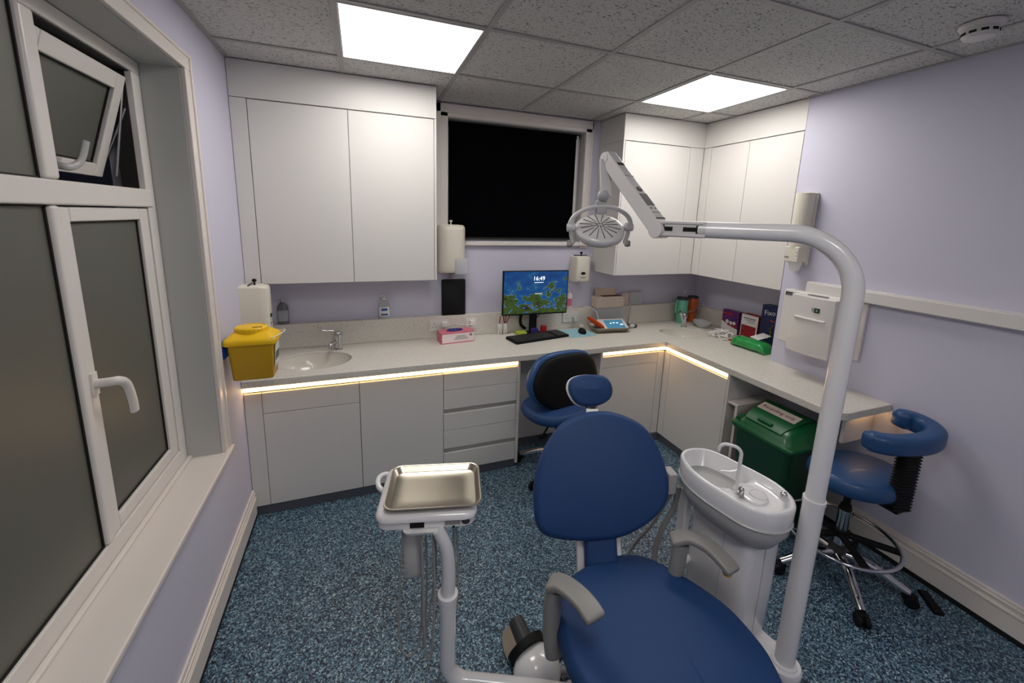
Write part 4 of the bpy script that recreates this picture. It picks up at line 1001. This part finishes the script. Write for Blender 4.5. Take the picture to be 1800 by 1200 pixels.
mc = V((2.237, -.198, ZC+.0005)); mU = V((1, .02, 0)).normalized()
b = bm_(); pad(b, rrect(.118, .108, .01), mc, mU, (-.02, 1, 0), [(0, 0), (0, .003)], smooth=False); tag(link('mouse_mat', b, 'matblue', None, ang=40), 'pale blue patterned mouse mat between the keyboard and the steel tray', 'mouse mat')
t = thing('computer_mouse', 'black mouse on the pale blue mat', 'mouse', (2.275, -.215, ZC+.004))
b = bm_(); pad(b, ell(.030, .050, 24, -.2, 2.275, -.215), (0, 0, ZC+.004), (1, 0, 0), (0, 1, 0), [(.003, 0), (0, .006), (.001, .016), (.006, .027), (.014, .034), (.024, .036)]); link('mouse_body', b, 'black', t, ang=60)
b = bm_(); cyl(b, (2.278, -.240, ZC+.034), (2.284, -.240, ZC+.034), .007, seg=14); link('scroll_wheel', b, 'darkgrey', t)
b = bm_(); 
for k in range(6): box(b, 1.745, 1.825, -.14+.0004*k, -.07+.0004*k, ZC+.001+.003*k, ZC+.0035+.003*k)
tag(link('note_pad', b, 'lime', None, smooth=False), 'small stack of lime green sticky notes behind the keyboard', 'note pad')
b = bm_(); box(b, 1.868, 1.92, -.215, -.195, ZC+.0195, ZC+.0355) if False else box(b, 1.862, 1.918, -.144, -.121, ZC+.010, ZC+.046)
bx = link('small_box', b, 'purple', None, bevel=.002); tag(bx, 'small dark blue box on the monitor foot', 'box')
b = bm_(); box(b, 1.962, 2.0, -.125, -.09, ZC+.001, ZC+.056); bx = link('small_box', b, 'red', None, bevel=.002); tag(bx, 'small red box right of the monitor foot', 'box')
for k, (x, lab) in enumerate(((1.618, 'white tooth-shaped pen pot standing furthest left of the keyboard'), (1.662, 'white tooth-shaped pen pot nearer the monitor, holding red pens'))):
    t = thing('pen_pot', lab, 'pen pot', (x, -.085, ZC), 'tooth-shaped pen pots')
    b = bm_()
    for s in (-1, 1):
        tube(b, [(x+s*.004, -.085, ZC+.055), (x+s*.009, -.085, ZC+.03), (x+s*.009, -.085, ZC+.001)], [.014, .010, .004], 14)
    lathe(b, [(.010, .035), (.019, .05), (.021, .075), (.019, .092), (.015, .092), (.014, .08)], (x, -.085, ZC), seg=20); link('pot', b, 'white', t, ang=60)
for x, dx, m, lab in ((1.655, .012, 'red', 'red pen leaning right in the pen pot'), (1.664, .030, 'red', 'red pen leaning furthest right in the pen pot'), (1.652, -.006, 'black', 'dark pen upright in the pen pot'), (1.612, .008, 'red', 'red pen in the left pen pot')):
    b = bm_(); cyl(b, (x, -.085, ZC+.08), (x+dx, -.085, ZC+.148), .0035, .0035, 10); tag(link('pen', b, m, None), lab, 'pen', 'pens in the pen pots')

# steel tray with curing set, boxes behind
t = thing('equipment_tray', 'shallow steel tray holding an orange shield and a small blue-screen device', 'tray', (2.53, -.17, ZC))
ec = V((2.535, -.198, ZC+.002)); eU = V((1, -.1, 0)).normalized(); eV = V((.1, 1, 0)).normalized()
b = bm_(); pad(b, rrect(.165, .095, .03), ec, eU, eV, [(.03, 0), (.024, .002), (.003, .04), (0, .042), (.003, .044), (.006, .041), (.028, .005), (.05, .004)], smooth=False); link('tray_body', b, 'steel', t, ang=50)
b = bm_(); pad(b, rrect(.12, .07, .008), ec+eU*.03-eV*.01+V((0, 0, .045)), eU, (eV+V((0, 0, .45))), [(.0, 0), (0, .012), (.003, .014)], smooth=False); tb = link('device', b, 'white', None, ang=40); tag(tb, 'small white touch device with a blue screen lying in the steel tray', 'device')
tn = eU.cross((eV+V((0, 0, .45))).normalized())
b = bm_(); obox(b, ec+eU*.04-eV*.012+V((0, 0, .045))+tn*.0148, (.082, .05, .0008), eU, tn); link('device_screen', b, 'scrblue', tb, smooth=False)
b = bm_()
for x, y, w in ((-.03, .01, .012), (.0, .015, .012), (.03, .012, .012), (.06, -.01, .02)): obox(b, ec+eU*(.04+x)-eV*.012+V((0, 0, .045))+tn*.0158+(eV+V((0, 0, .45))).normalized()*y, (w*.6, .005, .0006), eU, tn)
link('screen_icons', b, 'clock', tb, smooth=False)
sU = V((.075, -.15, -.05)).normalized(); sW = V((-.35, -.1, 1)).normalized()
b = bm_(); pad(b, ell(.088, .030, 24, 0, 0, 0, .9), (2.415, -.185, .905), sU, sW, [(.002, -.002), (0, 0), (.002, .003), (.012, .009), (.022, .012), (.028, .013)])
tag(link('orange_shield', b, 'orange', None, ang=50), 'transparent orange light shield leaning at the left end of the steel tray', 'shield')
b = bm_(); pad(b, rrect(.018, .02, .008), (2.35, -.068, ZC+.001), (1, 0, 0), (0, 1, 0), [(.002, 0), (0, .02), (.004, .028)], smooth=False); tag(link('power_adapter', b, 'cream', None, ang=40), 'cream power adapter on the worktop behind the mouse mat', 'adapter')
hose('cable', 'white cable arching from the socket to the steel tray device', [(2.29, -.08, .915), (2.30, -.10, .98), (2.34, -.11, 1.02), (2.40, -.12, 1.02), (2.45, -.125, .98), (2.47, -.14, .92)], .003, 'white', None, 'cable')
t = thing('handpiece', 'grey and white handpiece lying at the right end of the steel tray', 'handpiece', (2.76, -.19, ZC))
b = bm_(); tube(b, [(2.735, -.215, ZC+.03), (2.765, -.195, ZC+.028), (2.80, -.185, ZC+.02)], [.008, .012, .009], 12); link('handle', b, 'white', t)
b = bm_(); lathe(b, [(.008, 0), (.014, .004), (.014, .02), (.006, .028)], (2.80, -.185, ZC+.018), (1, .2, 0), seg=16); link('head', b, 'darkgrey', t, ang=40)
# clear organiser, floral tissue box, standing handpiece
b = bm_(); box(b, 2.47, 2.74, -.099, -.048, ZC+.001, 1.003); bx = link('storage_box', b, 'milky', None, bevel=.006); tag(bx, 'clear grey plastic storage box under the floral tissue box', 'box')
t = thing('tissue_box', 'floral paper tissue box with its lid flap open, stacked behind the steel tray', 'tissue box', (2.60, -.11, 1.004))
link('carton', box(bm_(), 2.465, 2.735, -.105, -.010, 1.004, 1.098), 'floral', t, bevel=.002)
link('opening', box(bm_(), 2.53, 2.72, -.095, -.030, 1.0985, 1.0995), 'inkred', t, smooth=False)
b = bm_(); rings(b, [[V((x, -.034, 1.0995)), V((x, -.030, 1.0995)), V((x, -.008, 1.155)), V((x, -.012, 1.155))] for x in (2.49, 2.70)]); link('flap', b, 'tissue', t, smooth=False)
b = bm_(); box(b, 2.758, 2.83, -.04, -.004, .998, 1.11); bx = link('paper_packet', b, 'floral', None, bevel=.002); tag(bx, 'patterned packet between the tissue box and the clear container', 'packet')
b = bm_(); box(b, 2.836, 2.972, -.042, -.004, .998, 1.118); bx = link('clear_container', b, 'milky', None, bevel=.008); tag(bx, 'translucent grey container on the ledge right of the tissue box', 'container')
t = thing('curing_light', 'slim chrome and black curing light standing up behind the steel tray', 'curing light', (2.745, -.19, ZC))
b = bm_(); tube(b, [(2.755, -.16, ZC+.03), (2.762, -.16, ZC+.12), (2.755, -.16, ZC+.20), (2.74, -.16, ZC+.22)], [.012, .008, .006, .004], 12); link('wand', b, 'chrome', t)
b = bm_(); lathe(b, [(.022, 0), (.022, .02), (.014, .035)], (2.755, -.16, ZC+.001), seg=18); link('dock', b, 'darkgrey', t, ang=40)

# tumblers in the corner
def tumbler(x, y, m, label, h, r, hdir, straw):
    t = thing('travel_tumbler', label, 'tumbler', (x, y, ZC), 'travel tumblers in the corner')
    b = bm_(); lathe(b, [(r*.72, 0), (r*.75, .004), (r*.78, h*.35), (r*.98, h*.45), (r, h*.5), (r*1.04, h*.9), (r*.98, h*.92)], (x, y, ZC+.001), seg=28); link('cup', b, m, t, ang=40)
    b = bm_(); lathe(b, [(r*1.0, h*.92), (r*1.02, h*.96), (r*.9, h*1.0), (r*.2, h*1.01), (.001, h*1.01)], (x, y, ZC+.001), seg=28); link('lid', b, 'darkgrey', t, ang=40)
    c = V((x, y, ZC)); d = V(hdir or (1, 0, 0)).normalized()
    b = bm_()
    if hdir: tube(b, bend([c+d*r*.95+V((0, 0, h*.86)), c+d*(r*1.75)+V((0, 0, h*.86)), c+d*(r*1.7)+V((0, 0, h*.42)), c+d*r*.9+V((0, 0, h*.42))], .022, 5), .0075, 10); link('handle', b, m, t, ang=60)
    b = bm_() if hdir else b
    if straw:
        b = bm_(); cyl(b, c+V((.01, 0, h)), c+V((.022, -.004, h+.065)), .0045, seg=10); link('straw', b, 'milky', t)
tumbler(3.35, -.125, 'mint', 'mint green tumbler with handle and straw in the worktop corner', .235, .052, (-1, -.25, 0), True)
tumbler(3.482, -.115, 'rust', 'orange tumbler in the worktop corner, right of the mint one', .24, .046, None, False)
b = bm_(); lathe(b, [(.04, 0), (.062, .02), (.082, .05), (.085, .052), (.082, .054), (.06, .024), (.036, .006), (.001, .005)], (3.42, -.31, ZC+.001), seg=24, sy=.85)
for v in b.verts: v.co.z += .006*math.sin(7*v.co.x*20)*max(0, v.co.z-ZC-.03)*20
tag(link('plastic_dish', b, 'milky', None, ang=60), 'crinkled clear plastic dish behind the small corner basin', 'dish')

# boxes in the alcove
def fbox(name, label, x0, x1, y0, y1, z0, z1, m, cat='box'):
    t = thing(name, label, cat, ((x0+x1)/2, (y0+y1)/2, z0)); link('carton', box(bm_(), x0, x1, y0, y1, z0, z1), m, t, bevel=.0015); return t
def face(t, nm, x, y0, y1, z0, z1, m):
    return link(nm, box(bm_(), x-.0008, x+.0004, min(y0, y1), max(y0, y1), z0, z1), m, t, smooth=False)
def txt(t, nm, s, size, x, y, z, m, tilt=0):
    b = bm_(); text_bm(b, s, size, (x, y, z), (0, -1, tilt), (0, tilt, 1), .0006); link(nm, b, m, t, smooth=False, flip=False)
t = fbox('glove_carton', 'purple carton with white wave and red circle pattern in the alcove', 3.515, 3.572, -.585, -.425, ZC+.001, 1.02, 'boxpurple')
b = bm_(); rings(b, [[V((3.5142, -.425, ZC+.001)), V((3.5149, -.425, ZC+.001)), V((3.5149, -.425, .925)), V((3.5142, -.425, .925))], [V((3.5142, -.50, ZC+.001)), V((3.5149, -.50, ZC+.001)), V((3.5149, -.50, .895)), V((3.5142, -.50, .895))], [V((3.5142, -.585, ZC+.001)), V((3.5149, -.585, ZC+.001)), V((3.5149, -.585, .875)), V((3.5142, -.585, .875))]]); link('white_wave', b, 'pwhite', t, smooth=False)
face(t, 'red_band', 3.5145, -.43, -.53, .985, 1.0, 'red')
for k, (y, z, r, m) in enumerate(((-.48, .925, .016, 'pwhite'), (-.515, .918, .015, 'pwhite'), (-.548, .922, .014, 'pwhite'), (-.525, .95, .016, 'purple'), (-.56, .955, .013, 'purple'), (-.498, .905, .012, 'red'), (-.535, .898, .012, 'red'), (-.565, .90, .010, 'red'))):
    b = bm_(); lathe(b, [(r, 0), (r, .0012+.0004*k), (.0005, .0012+.0004*k)], (3.5146, y, z), (-1, 0, 0), seg=18); link('printed_circle', b, m, t, smooth=False)
t = fbox('medicine_carton', 'red and white carton with a curved red band, between the purple and navy boxes', 3.50, 3.572, -.772, -.622, ZC+.001, 1.03, 'boxred')
face(t, 'white_panel', 3.4995, -.624, -.770, ZC+.004, 1.028, 'pwhite'); face(t, 'red_panel', 3.4988, -.630, -.758, ZC+.006, .942, 'boxred')
for k, (y_, z_, w_) in enumerate(((-.695, 1.0, .052), (-.70, .985, .044), (-.71, .972, .03))):
    face(t, 'print_line', 3.4986, y_-w_, y_+w_, z_-.003, z_+.003-.001*k, 'ink' if k == 0 else 'grey')
t = fbox('fixative_carton', 'tall navy blue box lettered Fixo next to the wall corner', 3.49, 3.57, -.925, -.795, ZC+.001, 1.14, 'boxblue')
txt(t, 'brand_text', 'Fixo', .052, 3.489, -.862, 1.085, 'pwhite', .12)
b = bm_(); tube(b, spline([(3.489, -.905, 1.0), (3.489, -.885, .97), (3.489, -.892, .93), (3.489, -.87, .89)], 5), .011, 8, flat=.0015); link('golden_swirl', b, 'gold', t)
face(t, 'orange_bar', 3.4893, -.87, -.91, 1.025, 1.032, 'orange')
# wipes packet and loose sachets
t = thing('wipes_packet', 'crinkled green wrapped packet of wipes with a white flap in front of the boxes', 'wipes', (3.29, -.89, ZC))
b = bm_(); o_ = rrect(.125, .055, .02, 4); q = M.Translation((3.30, -.895, ZC+.001)) @ M.Rotation(math.radians(-86), 4, 'Z')
rs = []
for i in range(15):
    f = i/14; x = -.135+.27*f; e = min(1, math.sin(PI*min(f, 1-f)/.24) if min(f, 1-f) < .12 else 1); hh = .014+.062*e; ww = .062-.012*(1-e)
    rs.append([q @ V((x, ww*math.cos(a)*(1+.06*math.sin(5*f*PI+a*3)), max(0, hh/2+hh/2*math.copysign(abs(math.sin(a))**.6, math.sin(a))+.003*math.sin(23*f+4*a)))) for a in [2*PI*k/20 for k in range(20)]])
rings(b, rs); link('wrap', b, 'gwipe', t, ang=50)
b = bm_(); obox(b, (3.37, -.905, .925), (.055, .04, .0012), (1, -.2, .25), (-.25, 0, 1)); link('flap', b, 'pwhite', t, bevel=.001)
random.seed(3)
for k in range(24):
    x, y = 3.325+random.uniform(-.045, .055), -.60+random.uniform(-.08, .075); a = random.uniform(0, PI); d = V((math.cos(a), math.sin(a), random.uniform(-.2, .2)))
    z = ZC+.009+.011*(k//5)
    b = bm_(); l = random.uniform(.02, .032)
    p = [V((x, y, z))+d*(l*s)+V((0, 0, .004*math.cos(3*s))) for s in (-1, -.5, 0, .5, 1)]
    p = [V((v.x, v.y, max(v.z, ZC+.007))) for v in p]
    tube(b, p, [.008, .005, .009, .005, .008], 8, flat=.006); tag(link('anaesthetic_sachet', b, 'pwhite', None), 'small white sachet in the loose pile beside the green wipes packet', 'sachet', 'loose white sachets on the worktop')
b = bm_(); pad(b, rrect(.05, .035, .004), (3.36, -.685, ZC+.001), (.6, -.8, 0), (.8, .6, 0), [(0, 0), (0, .006)], smooth=False); tag(link('flat_packet', b, 'boxred', None), 'flat red and white packet half under the loose sachets', 'packet')

# cup dispenser on the right wall
t = thing('cup_dispenser', 'tall cream plastic cup dispenser tube on the lavender wall by the corner', 'cup dispenser', (3.165, -1.215, 1.47))
b = bm_(); lathe(b, [(.036, 1.585), (.047, 1.585), (.050, 1.60), (.050, 1.93), (.046, 1.932), (.044, 1.90)], (3.160, -1.215, 0), seg=28); link('tube', b, 'cream', t, ang=40)
b = bm_(); box(b, 3.19, W-.001, -1.262, -1.168, 1.50, 1.935); box(b, 3.112, 3.205, -1.258, -1.170, 1.515, 1.61); link('housing', b, 'cream', t, bevel=.006, seg=3)
b = bm_(); lathe(b, [(.026, 1.462), (.040, 1.53), (.038, 1.53), (.024, 1.466), (.001, 1.466)], (3.160, -1.215, 0), seg=24); link('paper_cup', b, 'pwhite', t, ang=40)
b = bm_(); 
for z in (1.575, 1.555): cyl(b, (3.1115, -1.248, z), (3.1125, -1.248, z), .004, seg=10)
obox(b, (3.1115, -1.19, 1.545), (.0008, .014, .004), (1, 0, 0)); link('marking', b, 'grey', t, smooth=False)
# x-ray control unit
t = thing('wall_unit', 'boxy white wall unit with a green switch and black label above the worktop end', 'wall unit', (3.18, -1.34, .99))
link('back_box', box(bm_(), 3.14, W-.001, -1.512, -1.188, 1.008, 1.342), 'white', t, bevel=.008, seg=3)
b = bm_(); rs = []
for z, g in ((.985, .0), (1.0, .004), (1.15, .012), (1.335, .012)):
    rs.append([V((3.139, -1.535, z)), V((3.139, -1.285, z)), V((3.088-g, -1.285, z)), V((3.074-g, -1.34, z)), V((3.070-g, -1.41, z)), V((3.074-g, -1.48, z)), V((3.086-g, -1.535, z))])
rings(b, rs); link('front_cover', b, 'white', t, bevel=.006, ang=30)
b = bm_(); rs = []
for y, g in ((-1.33, 0), (-1.36, .005), (-1.42, .007), (-1.48, .004), (-1.50, -.002)):
    rs.append([V((3.066-g, y, 1.195)), V((3.055-g, y, 1.200)), V((3.055-g, y, 1.208)), V((3.066-g, y, 1.212))])
rings(b, rs); link('lip', b, 'white', t, bevel=.002)
b = bm_(); obox(b, (3.0575, -1.452, 1.262), (.0015, .014, .014), (1, .16, 0)); sw = link('green_switch', b, 'green', t, bevel=.002)
b = bm_(); obox(b, (3.0555, -1.452, 1.262), (.001, .001, .006), (1, .16, 0)); obox(b, (3.0555, -1.452, 1.262), (.001, .006, .001), (1, .16, 0)); link('switch_mark', b, 'pwhite', sw, smooth=False)
b = bm_(); obox(b, (3.0570, -1.430, 1.264), (.001, .007, .012), (1, .16, 0)); link('switch_label', b, 'lgrey', t, smooth=False)
b = bm_(); obox(b, (3.1395, -1.238, 1.317), (.0012, .036, .011), (1, 0, 0)); bl = link('black_label', b, 'ink', t, smooth=False)
b = bm_(); obox(b, (3.138, -1.235, 1.317), (.0006, .026, .0015), (1, 0, 0)); obox(b, (3.138, -1.228, 1.309), (.0006, .018, .0015), (1, 0, 0)); link('label_print', b, 'lgrey', bl, smooth=False)
b = bm_(); obox(b, (3.070, -1.338, 1.312), (.0012, .018, .0022), (1, -.1, 0)); obox(b, (3.070, -1.342, 1.302), (.0012, .024, .0022), (1, -.1, 0)); link('maker_print', b, 'darkgrey', t, smooth=False)
b = bm_(); box(b, 3.10, 3.13, -1.46, -1.36, 1.336, 1.341); link('top_vent', b, 'grey', t)
b = bm_(); box(b, 3.192, W-.001, -1.62, -1.515, 1.005, 1.335); tag(link('wall_panel', b, 'trim', None, bevel=.005), 'flat white panel on the wall just right of the white wall unit', 'panel')
b = bm_(); box(b, 3.168, W-.001, YF+.02, -1.30, 1.337, 1.407); box(b, 3.164, 3.17, YF+.02, -1.30, 1.34, 1.40); tag(link('wall_rail', b, 'white', None, bevel=.004), 'long white horizontal rail fixed along the lavender right wall', 'rail')

# ------------------------------------------------------------------ camera, world, view
cam = bpy.data.cameras.new('camera'); co = bpy.data.objects.new('camera', cam); COL.objects.link(co)
cam.sensor_fit = 'HORIZONTAL'; cam.sensor_width = 36; cam.lens = 709.536/1800*36
cam.shift_x = .00177; cam.shift_y = -.04846; cam.clip_start = .05
r_ = V((0.93928361, -0.34183948, 0.02986753)); u_ = V((0.03477583, 0.18142397, 0.9827899)); f_ = V((0.34137508, 0.92207977, -0.18229632))
mw = M((r_, u_, -f_)).transposed().to_4x4(); mw.translation = (0.63020072, -2.95841374, 1.73670885)
co.matrix_world = mw
bpy.context.scene.camera = co
wd = bpy.data.worlds.new('night'); bpy.context.scene.world = wd; wd.use_nodes = True
wd.node_tree.nodes['Background'].inputs['Color'].default_value = (.01, .011, .016, 1)
wd.node_tree.nodes['Background'].inputs['Strength'].default_value = .3
vs = bpy.context.scene.view_settings
vs.view_transform = 'Standard'; vs.look = 'None'; vs.gamma = 1; vs.use_curve_mapping = False; vs.exposure = 0.52
for o in bpy.data.objects:
    if '_w' in o: del o['_w']
